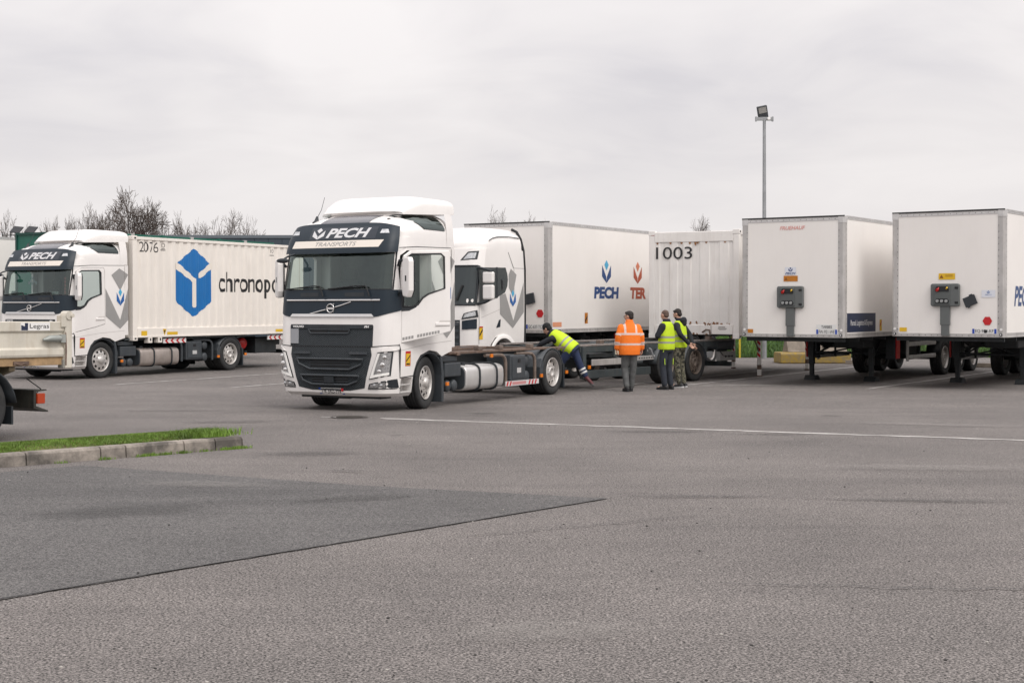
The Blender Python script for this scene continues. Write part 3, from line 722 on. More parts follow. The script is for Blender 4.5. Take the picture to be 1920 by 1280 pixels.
def patch(t0, t1, n, zlo, zhi, m, off, thick, fade=None):
    """a curved panel of its own thickness lying on the cab front"""
    mb = MB(); tl = [t0 + (t1 - t0) * i / (n - 1) for i in range(n)]
    def P(i, j, o):
        t = tl[i]; z = zlo(t) + (zhi(t) - zlo(t)) * j / (m - 1); return sv(t, z, (off(z) if callable(off) else off) * (fade(t) if fade else 1) - o)
    mb.grid(lambda i, j: P(i, j, 0), n, m)
    if not thick: return mb
    mb.grid(lambda i, j: P(i, j, thick), n, m)
    for j in (0, m - 1): mb.grid(lambda i, q: P(i, j, thick * q), n, 2, 0, False)
    for i in (0, n - 1): mb.grid(lambda j, q: P(i, j, thick * q), m, 2, 0, False)
    return mb
def fpoly(name, pts, off, mat, par, thick=0.0, **k):
    return decal(name, poly_at(pts), fF(off), mat, par, XC, ZC, thick, **k)
def ftube(mb, pts, off, r, n=8, mi=0): mb.tube([fF(off)(*p) for p in pts], r, n, mi)

def volvo(name, label, x, y, yaw, door_open, wheel_steer, plate_txt, group, tank, dirty):
    T = vehicle(name, label, 'truck', x, y, yaw, 1.4, 6.5, group)
    body = bpy.data.objects.new('cab_body', HULL_ME); COL.objects.link(body); body.parent = T
    HULL_ME.materials.clear(); HULL_ME.materials.append(white)
    # --- roof, spoiler, side deflectors
    n = 33; ys = [.38, .385, .395, .42, .46, .52, .65, .8, 1.0, 1.25, 1.5, 1.8, 2.1, 2.2]
    mb = MB().grid(lambda i, j: roof_fn(math.pi * i / (n - 1), ys[j]), n, len(ys))
    mb.add([roof_fn(math.pi * i / (n - 1), 2.2) for i in range(n)], [tuple(range(n))])
    obj('roof', mb, white, T)
    def spo(i, j):
        q = j / 8; yy = 1.0 + 1.3 * q; w = .88 + .30 * q ** .8; zt = 3.56 + .31 * min(1, (q / .40)) ** .7 - .03 * max(0, q - .5); zb = 3.50 + .05 * q
        th = math.pi * i / 20; c, s = math.cos(th), math.sin(th); n_ = 5.0
        return Vector((w * abs(c) ** (2 / n_) * (1 if c >= 0 else -1), yy + .10 * (abs(c) ** 2), zb + (zt - zb) * abs(s) ** (2 / n_)))
    mb = MB().grid(spo, 21, 9); mb.add([spo(i, 8) for i in range(21)], [tuple(range(21))]); mb.add([spo(i, 0) for i in range(21)], [tuple(range(21))])
    obj('roof_spoiler', mb, white, T)
    for sgn in (1, -1):
        mb = MB()
        zz = [1.10, 1.5, 2.0, 2.93]
        mb.grid(lambda i, j: Vector((sgn * (1.246 - .012 * i), 2.203 + .13 * i, zz[j])), 2, 4, 0, False)
        mb.grid(lambda i, j: Vector((sgn * (1.226 - .012 * i), 2.203 + .13 * i, zz[j])), 2, 4, 0, False)
        mb.grid(lambda i, j: Vector((sgn * (1.234 - .02 * i), 2.333, zz[j])), 2, 4, 0, False)
        obj('side_deflector', mb, white, T)
        zz2 = [2.945, 3.1, 3.25, 3.40, 3.55]; xx = [1.232, 1.23, 1.222, 1.20, 1.17]
        mb = MB().grid(lambda i, j: Vector((sgn * (xx[j] - .01 * i), 2.05 + .27 * i, zz2[j])), 2, 5, 0, True)
        mb.grid(lambda i, j: Vector((sgn * (xx[j] - .01 - .03 * i), 2.32, zz2[j])), 2, 5, 0, True)
        obj('roof_deflector', mb, white, T)
        # upper side window
        pw = [(.93, 3.46), (1.30, 3.24), (1.98, 3.235), (2.0, 3.28), (1.97, 3.49), (1.2, 3.50)]
        w_ = decal('roof_window', poly_at(pw), lambda a, b: Vector((sgn * (roof_x(b, a) + .012), a, b)), gl_d, T, [1.0, 1.2, 1.4, 1.6, 1.8], [3.28, 3.34, 3.40, 3.44, 3.47])
        decal('window_backing', poly_at(inset_poly(pw, -.02)), lambda a, b: Vector((sgn * (roof_x(b, a) + .006), a, b)), plast, w_, [1.0, 1.2, 1.4, 1.6, 1.8], [3.28, 3.34, 3.40, 3.44, 3.47])
    hatch = decal('roof_hatch', poly_at([(-.55, .47), (.50, .47), (.56, .98), (-.46, .98)]), lambda a, b: Vector((a, b, roof_z(a, b) + .006)), M('hatch_glass', (.055, .058, .075), .25, coat=.3), T, [-.3, 0, .3], [.48, .50, .53, .56, .60, .64, .70, .76, .86])
    mb = MB()
    for xx_, yy_ in ((.78, .80), (.80, .98)): mb.ell((xx_, yy_, roof_z(xx_, yy_) + .004), (.03, .055, .006))
    obj('roof_vent', mb, plast, T)
    for xs_ in ((-.80,) if door_open else (-.80, .78)):
        mb = MB().cyl((xs_, .80, roof_z(xs_, .80) - .02), (xs_, .83, roof_z(xs_, .80) + .09), .05, .02, 10).cyl((xs_, .72, roof_z(xs_, .72) - .02), (xs_, .83, roof_z(xs_, .83) + .02), .035, .03, 8)
        mb.tube([(xs_, .83, roof_z(xs_, .80) + .07), (xs_ + .02, .93, 3.62), (xs_ + .03, 1.02, 3.86)], [.006, .005, .004], 6)
        obj('antenna', mb, plast, T)
    # --- sun visor with sign
    voff = lambda z: interp([(2.78, .10), (2.84, .105), (3.0, .09), (3.2, .06), (3.34, .015)], z)[0]
    vend = lambda t: 1 - .75 * abs(t) ** 8
    v = obj('sun_visor', patch(-.93, .93, 61, lambda t: 2.78 + .02 * abs(t) ** 4, lambda t: 3.33 - .12 * abs(t) ** 6, 9, voff, .03, vend), navy, T)
    vF = lambda o: (lambda a, b: sv(a / interp(KZ, b)[1], b, voff(b) * vend(a / interp(KZ, b)[1]) + o))
    dk = lambda nm, sh, o, m: decal(nm, sh, vF(o), m, v, XC, [2.9, 3.0, 3.1, 3.2, 3.3])
    dk('sign_panel', poly_at(rect(-.60, .80, 3.035, 3.255)), .003, M('sign_navy', (.016, .024, .036), .25))
    for q, pl in enumerate(emblem(-.42, 3.145, .25, .21)): dk('emblem', poly_at(pl), .006, greyl)
    dk('lettering', text_at('PECH', -.24, .66, 3.06, 3.235, .25, .035), .006, greyl)
    dk('letter_strip', poly_at([(-.94, 2.885), (.90, 2.885), (.97, 3.012), (-.90, 3.012)]), .003, cream)
    dk('strip_lettering', text_at('TRANSPORTS', -.42, .44, 2.912, 2.985, .3, 0), .006, greyv)
    for sg in (-1, 1):
        dk('marker_lamp', poly_at([(sg * .86, 3.13), (sg * 1.01, 3.13), (sg * .98, 3.20), (sg * .88, 3.20)]), .008, lampg)
    # --- glass and dark front panel
    obj('windscreen', patch(-.935, .935, 41, lambda t: 2.14, lambda t: 2.80, 7, -.012, 0), gl_w, T)
    fr = MB(); ftube(fr, [(-1.15, 2.80), (-1.16, 2.14)] , .0, .016); ftube(fr, [(1.15, 2.80), (1.16, 2.14)], .0, .016)
    ftube(fr, [(a, 2.14) for a in XC if abs(a) < 1.16], .0, .014); obj('windscreen_seal', fr, blackr, T)
    dp = obj('dark_front_panel', patch(-1.02, 1.02, 61, lambda t: 1.665 + .11 * max(0, (abs(t) - .72) / .28) ** 1.5, lambda t: 2.135, 7, .012, .02), navy, T)
    for sg in (-1, 1):
        fpoly('panel_gap', [(sg * .87, 1.69), (sg * .875, 1.69), (sg * .875, 1.93), (sg * .87, 1.93)], .0145, blackr, dp)
    mb = MB(); ftube(mb, [(-.98 + i * .1, 1.955) for i in range(20)] + [(1.0, 1.955)], .014, .019); obj('chrome_strip', mb, chrome, T)
    fpoly('chrome_strip', [(-.88, 1.665), (.90, 1.665), (.85, 1.715), (-.84, 1.715)], .022, chrome, T, .012)
    mb = MB(); ftube(mb, [(-.44, 1.715), (-.2, 1.77), (-.1, 1.79)], .02, .012); ftube(mb, [(.1, 1.835), (.2, 1.86), (.42, 1.925)], .02, .012)
    lg = obj('badge', mb, chrome, T)
    c = fF(.028)(0, 1.812); mb = MB()
    mb.tube([c + Vector((.075 * math.cos(k * math.pi / 10), 0, .075 * math.sin(k * math.pi / 10))) for k in range(21)], .012, 8)
    mb.box(-.07, .07, c.y - .008, c.y + .004, c.z - .017, c.z + .017)
    mb.cyl(c + Vector((.05, 0, .06)), c + Vector((.085, 0, .085)), .014, .004, 8)
    obj('badge_ring', mb, chrome, lg)
    # wipers, grab slots
    for x0, x1, xp in ((-.95, -.28, -.16), (-.02, .66, .80)):
        mb = MB(); ftube(mb, [(xp, 2.02), (xp - .03, 2.10), (xp - .09, 2.20)], .05, .014); ftube(mb, [(xp - .09, 2.20), (x1 - .1, 2.21), (x0, 2.155)], .04, .010)
        ftube(mb, [(x0 - .06, 2.16), (x1, 2.185)], .025, .008); obj('wiper', mb, blackr, T)
        mb = MB(); fpoly('grab_slot', [(xp - .52, 2.02), (xp - .12, 2.02), (xp - .12, 2.09), (xp - .52, 2.09)], .017, plast, T)
    # --- grille
    hexm = M('grille_mesh', (.012, .017, .022), .5)
    if not hexm.get('done'):
        hexm['done'] = 1; nt = hexm.node_tree; b = nt.nodes['Principled BSDF']
        tc = nt.nodes.new('ShaderNodeTexCoord'); vo = nt.nodes.new('ShaderNodeTexVoronoi'); vo.inputs['Scale'].default_value = 28; vo.inputs['Randomness'].default_value = 0
        mp = nt.nodes.new('ShaderNodeMapping'); mp.inputs['Scale'].default_value = (1, 0, 1.6); mp.inputs['Rotation'].default_value = (0, R(45), 0)
        nt.links.new(tc.outputs['Object'], mp.inputs[0]); nt.links.new(mp.outputs[0], vo.inputs['Vector'])
        rp = nt.nodes.new('ShaderNodeMapRange'); rp.inputs['From Min'].default_value = .2; rp.inputs['From Max'].default_value = .5; nt.links.new(vo.outputs['Distance'], rp.inputs[0])
        mx = nt.nodes.new('ShaderNodeMix'); mx.data_type = 'RGBA'; mx.inputs[6].default_value = (.006, .008, .010, 1); mx.inputs[7].default_value = (.040, .052, .062, 1)
        nt.links.new(rp.outputs[0], mx.inputs[0]); nt.links.new(mx.outputs[2], b.inputs['Base Color'])
        bp = nt.nodes.new('ShaderNodeBump'); bp.inputs['Strength'].default_value = .8; bp.inputs['Distance'].default_value = .02; nt.links.new(rp.outputs[0], bp.inputs['Height']); nt.links.new(bp.outputs[0], b.inputs['Normal'])
    g = fpoly('upper_grille', [(-.875, 1.15), (.875, 1.15), (.885, 1.50), (.87, 1.53), (-.87, 1.53), (-.885, 1.50)], .004, hexm, T)
    fpoly('grille_header', [(-.86, 1.46), (.87, 1.46), (.87, 1.525), (-.86, 1.525)], .012, plast, g, .014)
    decal('lettering', text_at('VOLVO', -.82, -.57, 1.472, 1.512, 0, .05), fF(.021), whv, g, XC)
    decal('lettering', text_at('FH', .71, .81, 1.472, 1.510, .25, .05), fF(.021), whv, g, XC)
    fpoly('grey_cover', [(-.865, 1.19), (-.69, 1.19), (-.69, 1.45), (-.865, 1.45)], .010, M('grey_cover', (.30, .31, .33), .4), g, .012)
    mb = MB()
    for z_ in (1.44, 1.375): ftube(mb, [(-.47 if z_ > 1.4 else -.42, z_), (0, z_), (.42 if z_ > 1.4 else .38, z_)], .014, .012)
    for a in ((-.47, 1.44, -.42, 1.375), (.42, 1.44, .38, 1.375)): ftube(mb, [(a[0], a[1]), (a[2], a[3])], .014, .012)
    obj('grille_frame', mb, greyp, g)
    for a0, a1 in ((-.42, -.06), (.02, .38)): fpoly('air_slot', rect(a0, a1, 1.385, 1.43), .008, blackr, g)
    fpoly('panel_line', rect(-.88, .88, 1.135, 1.152), .008, blackr, g)
    g2 = fpoly('lower_grille', [(-.84, 1.135), (-.86, 1.0), (-.70, .42), (-.40, .37), (.40, .37), (.70, .42), (.86, 1.0), (.84, 1.135)], .005, hexm, T)
    for sg in (-1, 1): fpoly('step_slot', [(sg * .78, 1.01), (sg * .42, 1.01), (sg * .42, 1.055), (sg * .78, 1.055)], .02, greyp, g2, .02)
    for zt, zb, xa, xb, xc, xd in ((.925, .745, .70, .66, .42, .0), (.635, .475, .62, .58, .38, 0)):
        mb = MB(); loop = [(-xa, zt), (-xa / 2, zt), (0, zt), (xa / 2, zt), (xa, zt), (xb, zt - .09), (xc, zb), (0, zb), (-xc, zb), (-xb, zt - .09), (-xa, zt)]
        ftube(mb, loop, .03, .019, 8)
        obj('grille_bar', mb, greyp, g2)
        fpoly('air_slot', [(-xc, zt - .02), (xc, zt - .02), (xc, zb + .03), (-xc, zb + .03)], .009, blackr, g2)
        for k in range(2):
            mb = MB(); z_ = zt - .06 - k * .05; ftube(mb, [(-xc, z_), (0, z_), (xc, z_)], .014, .009, 6); obj('grille_bar', mb, plast, g2)
    fpoly('radar_cover', rect(-.10, .10, .505, .61), .035, plast, g2, .03)
    # --- headlamps, fog lamps, bumper
    for sg in (-1, 1):
        mm = lambda pts: [(sg * a, b) for a, b in pts]
        h = fpoly('headlamp', mm([(.975, 1.045), (1.19, 1.065), (1.155, .64), (.80, .572)]), .006, plast, T)
        fpoly('lamp_lens', mm([(.99, 1.03), (1.17, 1.045), (1.135, .665), (.84, .605)]), .010, lampg, h)
        for cx_, cz_, r_ in ((1.08, .96, .05), (1.05, .83, .055), (1.0, .72, .04)):
            p = fF(.012)(sg * cx_, cz_); mb = MB().ell(p, (r_, .012, r_ * .8)); obj('lamp_bulb', mb, chrome, h)
        fpoly('daylight_strip', mm([(.985, 1.03), (1.025, 1.035), (.895, .655), (1.135, .70), (1.135, .66), (.825, .59)]), .022, drl, h, .012)
        fpoly('lamp_brow', mm([(.97, 1.055), (1.05, 1.115), (1.238, 1.155), (1.238, 1.095), (1.19, 1.075)]), .02, white, h, .015)
        f_ = fpoly('fog_lamp', mm([(.77, .425), (1.21, .43), (1.215, .585), (.80, .50)]), .006, plast, T)
        fpoly('lamp_lens', mm([(.80, .435), (1.08, .44), (1.08, .535), (.82, .49)]), .011, lampg, f_)
        for cx_ in (.90, 1.02):
            p = fF(.012)(sg * cx_, .475); obj('lamp_bulb', MB().ell(p, (.03, .006, .028)), lampg, f_)
        fpoly('panel_gap', mm([(.77, .40), (1.23, .41), (1.23, .425), (.77, .418)]), .009, blackr, T)
        fpoly('panel_gap', mm([(.84, 1.135), (1.24, 1.165), (1.24, 1.178), (.84, 1.15)]), .009, blackr, T)
    plate(T, fF_off := (lambda o: fF(.012 + o)), -.26, .30, .53, .11, plate_txt, True)
    mb = MB(); mb.box(-.85, .85, .42, .75, .22, .28); obj('under_tray', mb, plast, T)
    # --- side: lower panel gap, sticker, step, crease
    sgn = 1
    mb = MB().box(1.05, 1.225, .48, .83, .33, .36).box(1.03, 1.20, .48, .83, .46, .485); obj('step', mb, M('step_grey', (.50, .485, .47), .6, var=.1), T, .006)
    decal('panel_gap', poly_at([(.425, .60), (.445, .60), (.445, 1.10), (.40, 1.19), (.38, 1.19)]), fS(.004), blackr, T, (), [.8, 1.0, 1.1])
    decal('panel_gap', poly_at([(.43, .595), (.95, .62), (.95, .635), (.43, .612)]), fS(.004), blackr, T)
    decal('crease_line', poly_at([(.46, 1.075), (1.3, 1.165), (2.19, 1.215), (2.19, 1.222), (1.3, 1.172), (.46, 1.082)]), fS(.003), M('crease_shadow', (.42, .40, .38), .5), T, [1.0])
    decal('panel_gap', poly_at([(.42, 2.862), (1.0, 2.90), (2.2, 2.925), (2.2, 2.935), (1.0, 2.912), (.42, 2.875)]), fS(.003), blackr, T, [1.0])
    s_ = decal('warning_sticker', poly_at(rect(.60, .77, .80, 1.06)), fS(.003), redr, T, (), [1.0])
    decal('sticker_field', poly_at(rect(.615, .755, .815, 1.02)), fS(.005), yel, s_, (), [1.0])
    decal('sticker_mark', poly_at([(.62, .90), (.75, 1.0), (.75, .97), (.62, .87)], rect(.63, .74, .825, .85)), fS(.007), blk, s_)
    # chevron and small emblem behind the door
    cv = lambda *p: decal('chevron', poly_at(*p), fS(.004), greyv, T)
    cv([(1.72, 2.67), (2.01, 2.85), (2.195, 2.765), (2.195, 2.52), (2.03, 2.27)])
    cv([(1.50, 2.32), (1.50, 1.60), (2.02, 1.27), (2.195, 1.40), (2.195, 1.98), (2.02, 1.50)])
    decal('chevron', poly_at([(2.205, 2.75), (2.33, 2.69), (2.205, 2.54)], [(2.205, 1.41), (2.33, 1.50), (2.33, 2.33), (2.205, 2.01)]), lambda a, b: Vector((1.2515 - .012 * (a - 2.205) / .13, a, b)), greyv, T)
    eL, eR, eD = emblem(2.03, 2.10, .27, .44)
    for pl, mt in ((eL, bluev), (eR, bluev), (eD, cyanv)):
        decal('emblem', poly_at([(min(a, 2.19), b) for a, b in pl]), fS(.007), mt, T)
    # --- door on its hinge
    hx, hy = 1.25, .46
    dm = MB()
    outer = [(a - hy, b) for a, b in DOOR]; dn = clean(MB().prism(inset_poly(outer, .008), 'x', -.05, .0), 'door')
    cut = clean(MB().prism([(a - hy, b) for a, b in WIN], 'x', -.2, .2), 'tmp'); boolean(dn, [cut])
    dn.data.materials.clear(); dn.data.materials.append(white)
    for vtx in dn.data.vertices: vtx.co.x += side_x(vtx.co.z) - 1.25 - (.0 if vtx.co.x > -.02 else 0)
    dn.name = 'door'; dn.parent = T; dn.location = (hx, hy, 0); dn.rotation_euler = (0, 0, R(-27 if door_open else 0))
    b = dn.modifiers.new('bevel', 'BEVEL'); b.width = .012; b.segments = 2; b.limit_method = 'ANGLE'; b.angle_limit = R(50)
    W2 = [(a - hy, b_) for a, b_ in WIN]
    decal('door_window', poly_at(W2), lambda a, b_: Vector((side_x(b_) - 1.25 - .02, a, b_)), gl_s if door_open else gl_w, dn)
    mb = MB(); mb.tube([Vector((side_x(b_) - 1.25 + .001, a, b_)) for a, b_ in W2 + W2[:1]], .016, 6); obj('window_seal', mb, blackr, dn)
    decal('dark_corner', poly_at([(.0, 1.76), (.0, 2.12), (.06, 2.14), (.05, 1.86), (.22, 1.85), (.36, 1.90), (.30, 1.83), (.16, 1.77)]), lambda a, b_: Vector((.003, a, b_)), plast, dn)
    mb = MB().box(-.01, .018, .70, 1.0, 1.505, 1.56); obj('door_handle', mb, white, dn, .012, 3)
    decal('handle_recess', poly_at([(.68, 1.48), (1.0, 1.50), (1.02, 1.60), (.80, 1.60)]), lambda a, b_: Vector((.003, a, b_)), M('recess_grey', (.60, .575, .55), .5), dn)
    if door_open:
        for k in range(13):
            if k == 4: continue
            a = .02 + k * .06; z_ = 1.25 + a * .16
            decal('reflective_dash', poly_at([(a, z_), (a + .045, z_ + .007), (a + .045, z_ + .057), (a, z_ + .05)]), lambda a, b_: Vector((.003, a, b_)), greyv, dn)
    for sg in (1, -1): obj('door_pillar', MB().box(min(sg * .98, sg * 1.185), max(sg * .98, sg * 1.185), 1.495, 1.56, 1.3, 2.82), white, T, .015)
    # --- mirrors
    for sg in (1, -1):
        mx_ = 1.46 if sg > 0 else -1.30; rot = Matrix.Rotation(R(12 * sg), 4, 'Z')
        mb = MB(); prof = [(-.10, 2.02), (-.12, 2.1), (-.12, 2.58), (-.09, 2.70), (.07, 2.70), (.10, 2.62), (.10, 2.12), (.04, 2.0)]
        mb.prism(prof, 'y', -.06, .05); o = obj('mirror', mb, white, T, .025, 3); o.location = (mx_, .36, 0); o.rotation_euler = (0, 0, R(-22 if sg > 0 else -38))
        mb = MB().prism(inset_poly(prof, .015), 'y', .05, .07); obj('mirror_glass', mb, M('mirror_dark', (.03, .035, .04), .08, metal=.4), o)
        decal('mirror_slot', poly_at(rect(-.02, .02, 2.28, 2.38)), fy(-.063), plast, o)
        for z_ in (2.64, 2.10):
            mb = MB().tube([(sg * 1.20, .44, z_ - .08), (sg * 1.26, .38, z_), (mx_ - sg * .02, .37, z_)], .025, 8); obj('mirror_arm', mb, plast, T)
    mb = MB(); mb.tube([(-.86, .22, 2.78), (-.88, .05, 2.74), (-.90, -.02, 2.70)], .018, 8).ell((-.93, -.04, 2.66), (.14, .04, .045)); obj('front_mirror', mb, plast, T)
    # --- cab interior
    mb = MB().box(-1.1, 1.1, .48, .85, 1.3, 2.06).box(-1.17, 1.17, .5, 2.1, 1.13, 1.17); obj('dashboard', mb, intm, T, .05, 3)
    for sx in (-.62, .62):
        mb = MB().box(sx - .26, sx + .26, 1.15, 1.62, 1.45, 1.62).box(sx - .25, sx + .25, 1.55, 1.72, 1.55, 2.32).box(sx - .14, sx + .14, 1.58, 1.70, 2.34, 2.56)
        obj('seat', mb, intm, T, .05, 3)
    mb = MB(); cc = Vector((.62, .98, 2.02)); ax = Vector((0, -.5, .87)).normalized(); u_ = Vector((1, 0, 0)); w_ = ax.cross(u_)
    mb.tube([cc + (u_ * math.cos(k * math.pi / 12) + w_ * math.sin(k * math.pi / 12)) * .22 for k in range(25)], .016, 8)
    mb.cyl(cc, cc - ax * .25, .03).box(.42, .82, .97, .99, 2.0, 2.03); obj('steering_wheel', mb, plast, T)
    mb = MB().box(-1.15, 1.15, 2.06, 2.10, 1.2, 2.98).box(-1.15, 1.15, 1.72, 2.05, 1.75, 1.9); obj('bunk', mb, intl, T, .02)
    # --- chassis
    mb = MB()
    for sg in (-1, 1): mb.box(sg * .47 - .04, sg * .47 + .04, 1.0, 7.25, .66, .92)
    for y_ in (2.4, 3.6, 4.9, 5.7, 7.2): mb.box(-.43, .43, y_ - .06, y_ + .06, .68, .90)
    mb.cyl((-.95, 6.5, RW), (.95, 6.5, RW), .11).ell((0, 6.5, RW), (.24, .28, .24)).cyl((-.95, 1.4, RW - .05), (.95, 1.4, RW - .05), .07)
    mb.box(-.42, .42, .8, 2.3, .55, 1.10).box(-.9, .9, .9, 1.9, 1.0, 1.06)
    obj('chassis_frame', mb, chas, T, .008)
    mb = MB()
    rl = rusty if not dirty else chas2
    for sg in (-1, 1): mb.box(sg * .62 - .05, sg * .62 + .05, 2.45, 7.28, .925, .985)
    obj('body_rail', mb, rl, T, .006)
    for y_ in (2.62, 6.9):
        mb = MB().box(-1.16, 1.16, y_ - .06, y_ + .06, .93, .99); obj('cross_beam', mb, rl, T, .006)
    mb = MB().box(1.02, 1.14, 2.30, 7.28, .955, 1.0).box(-1.14, -1.02, 2.30, 7.28, .955, 1.0); obj('guide_rail', mb, rl, T, .008)
    if not dirty:
        for y_ in (3.52, 4.38, 5.71):
            mb = MB().box(1.0, 1.13, y_ - .07, y_ + .07, 1.0, 1.085); obj('twist_lock', mb, rust2, T, .015)
    # wheel arch lining, mudguards, flaps
    for sg in (1, -1):
        mb = MB(); n = 15
        def archf(i, j): a = math.pi * (.04 + .92 * i / (n - 1)); return Vector((sg * (.80 + .43 * j), 1.42 - .57 * math.cos(a), .46 + .57 * math.sin(a)))
        mb.grid(archf, n, 2); o = obj('wheel_arch', mb, plast, T); s_ = o.modifiers.new('s', 'SOLIDIFY'); s_.thickness = .03
        mb = MB().prism([(1.86, .10), (1.93, .10), (1.94, .60), (1.88, .96), (1.80, .98), (1.86, .6)], 'x', min(sg * .78, sg * 1.24), max(sg * .78, sg * 1.24)); obj('mud_flap', mb, greyp, T, .012)
        mb = MB(); n = 17
        def mg(i, j): a = math.pi * (.02 + .96 * i / (n - 1)) ; return Vector((sg * (.62 + .58 * j), 6.5 - .56 * math.cos(a), .46 + .525 * math.sin(a)))
        mb.grid(mg, n, 2); o = obj('rear_mudguard', mb, greyp, T); s_ = o.modifiers.new('s', 'SOLIDIFY'); s_.thickness = .025
        mb = MB().prism([(5.94, .36), (6.02, .36), (6.06, .52), (6.10, .66), (6.0, .78), (5.92, .60)], 'x', min(sg * .62, sg * 1.21), max(sg * .62, sg * 1.21)); obj('rear_mudguard', mb, greyp, T, .015)
        mb = MB().prism([(7.04, .12), (7.09, .12), (7.09, .62), (7.0, .66)], 'x', min(sg * .62, sg * 1.21), max(sg * .62, sg * 1.21)); obj('mud_flap', mb, plast, T, .006)
        wheel(T, sg * 1.18, 1.4, sg, 'front', False, wheel_steer)
        wheel(T, sg * 1.22, 6.5, sg, 'rear', True)
    # near side furniture
    mb = MB()
    for k in range(2):
        yy_ = 2.28 + k * .24
        mb.cyl((.55, yy_, .37), (1.10, yy_, .37), .112, n=20).ell((1.10, yy_, .37), (.05, .112, .112))
    obj('air_tank', mb, greyp, T)
    mb = MB().box(.75, 1.15, 2.12, 2.72, .54, .80).box(.70, 1.10, 2.08, 2.66, .82, .93); obj('battery_box', mb, greyp, T, .02)
    mb = MB(); prof = []
    for i in range(24):
        t = 2 * math.pi * i / 24; n_ = 4; c_, s2 = math.cos(t), math.sin(t)
        prof.append((.87 + .32 * abs(c_) ** (2 / n_) * (1 if c_ > 0 else -1), .49 + .245 * abs(s2) ** (2 / n_) * (1 if s2 > 0 else -1)))
    mb.prism(prof, 'y', 2.86, 4.36); tk = obj('fuel_tank', mb, tank, T, .03, 3)
    for f in tk.data.polygons: f.use_smooth = len(f.vertices) == 4
    for yy_ in (3.36, 4.05):
        mb = MB(); mb.tube([(a + (.012 if a > .87 else -.012), yy_, b_ + (.012 if b_ > .49 else -.012)) for a, b_ in prof + prof[:1]], .022, 6); obj('tank_strap', mb, plast, tk)
    mb = MB().prism(inset_poly(prof, .03), 'y', 2.83, 2.862); obj('tank_end', mb, greyp, tk, .01)
    mb = MB().cyl((.98, 3.05, .72), (.98, 3.05, .79), .06).cyl((.90, 2.78, .55), (.90, 2.78, .72), .02); obj('filler_cap', mb, plast, tk)
    mb = MB().box(.62, 1.19, 4.64, 5.30, .36, .88); tb = obj('tool_box', mb, greyp, T, .03, 3)
    mb = MB().box(1.19, 1.205, 4.69, 5.25, .41, .84); obj('tool_box_lid', mb, greyp, tb, .012); 
    mb = MB().box(1.20, 1.22, 4.92, 5.02, .73, .80); obj('latch', mb, blackr, tb, .006)
    decal('label_plate', poly_at(rect(4.88, 5.06, .52, .62)), fx(1.209), M('pale_label', (.5, .5, .5), .5), tb)
    mb = MB()
    for z_ in (.42, .74): mb.cyl((.6, 5.52, z_), (1.08, 5.52, z_), .12, n=20).ell((1.08, 5.52, z_), (.05, .12, .12))
    obj('air_tank', mb, greyp, T)
    tm = rust2 if not dirty else greyp
    for y_ in (4.48, 5.76):
        mb = MB(); mb.tube([(1.1, y_ - .75, .90), (1.12, y_ - .25, .90), (1.14, y_ - .10, .885), (1.15, y_ - .02, .83), (1.16, y_, .74), (1.16, y_, .33)], .034, 10); obj('tube_guard', mb, tm, T)
    bar = decal('reflective_bar', poly_at(rect(4.40, 5.86, .265, .365)), fx(1.20), M('silver_reflector', (.62, .60, .60), .35), T, thick=.015) if not dirty else None
    if bar:
        for a in (4.42, 4.55, 5.38, 5.52, 5.66): decal('red_stripe', poly_at([(a, .27), (a + .06, .27), (a + .11, .36), (a + .05, .36)]), fx(1.2095), redr, bar)
        decal('pink_field', poly_at(rect(4.68, 5.28, .285, .345)), fx(1.2095), M('pink_field', (.55, .25, .25), .5), bar)
    for y_, z_, xx_ in ((2.14, .42, 1.19), (3.92, .89, 1.15), (5.97, .42, 1.215), (7.18, .45, 1.215)):
        mb = MB().box(xx_ - .02, xx_ + .015, y_ - .045, y_ + .045, z_ - .035, z_ + .035); obj('side_marker', mb, orng, T, .006)
    mb = MB().box(-1.15, 1.15, 7.26, 7.33, .42, .54).box(-.3, .3, 7.22, 7.36, .54, .86); obj('rear_bumper', mb, chas, T, .01)
    for sg in (-1, 1): mb = MB().box(sg * .74 - .16, sg * .74 + .16, 7.335, 7.37, .56, .68); obj('tail_lamp', mb, red, T, .01)
    if dirty:
        mb = MB()
        for sg in (-1, 1): mb.box(sg * .47 - .04, sg * .47 + .04, 7.25, 9.7, .66, .92)
        mb.box(-1.1, 1.1, 9.6, 9.68, .40, .52).box(-1.0, 1.0, 7.9, 8.9, .45, .90).box(-.3, .3, 7.3, 9.6, .5, .7); obj('rear_overhang', mb, chas, T, .01)
    return T
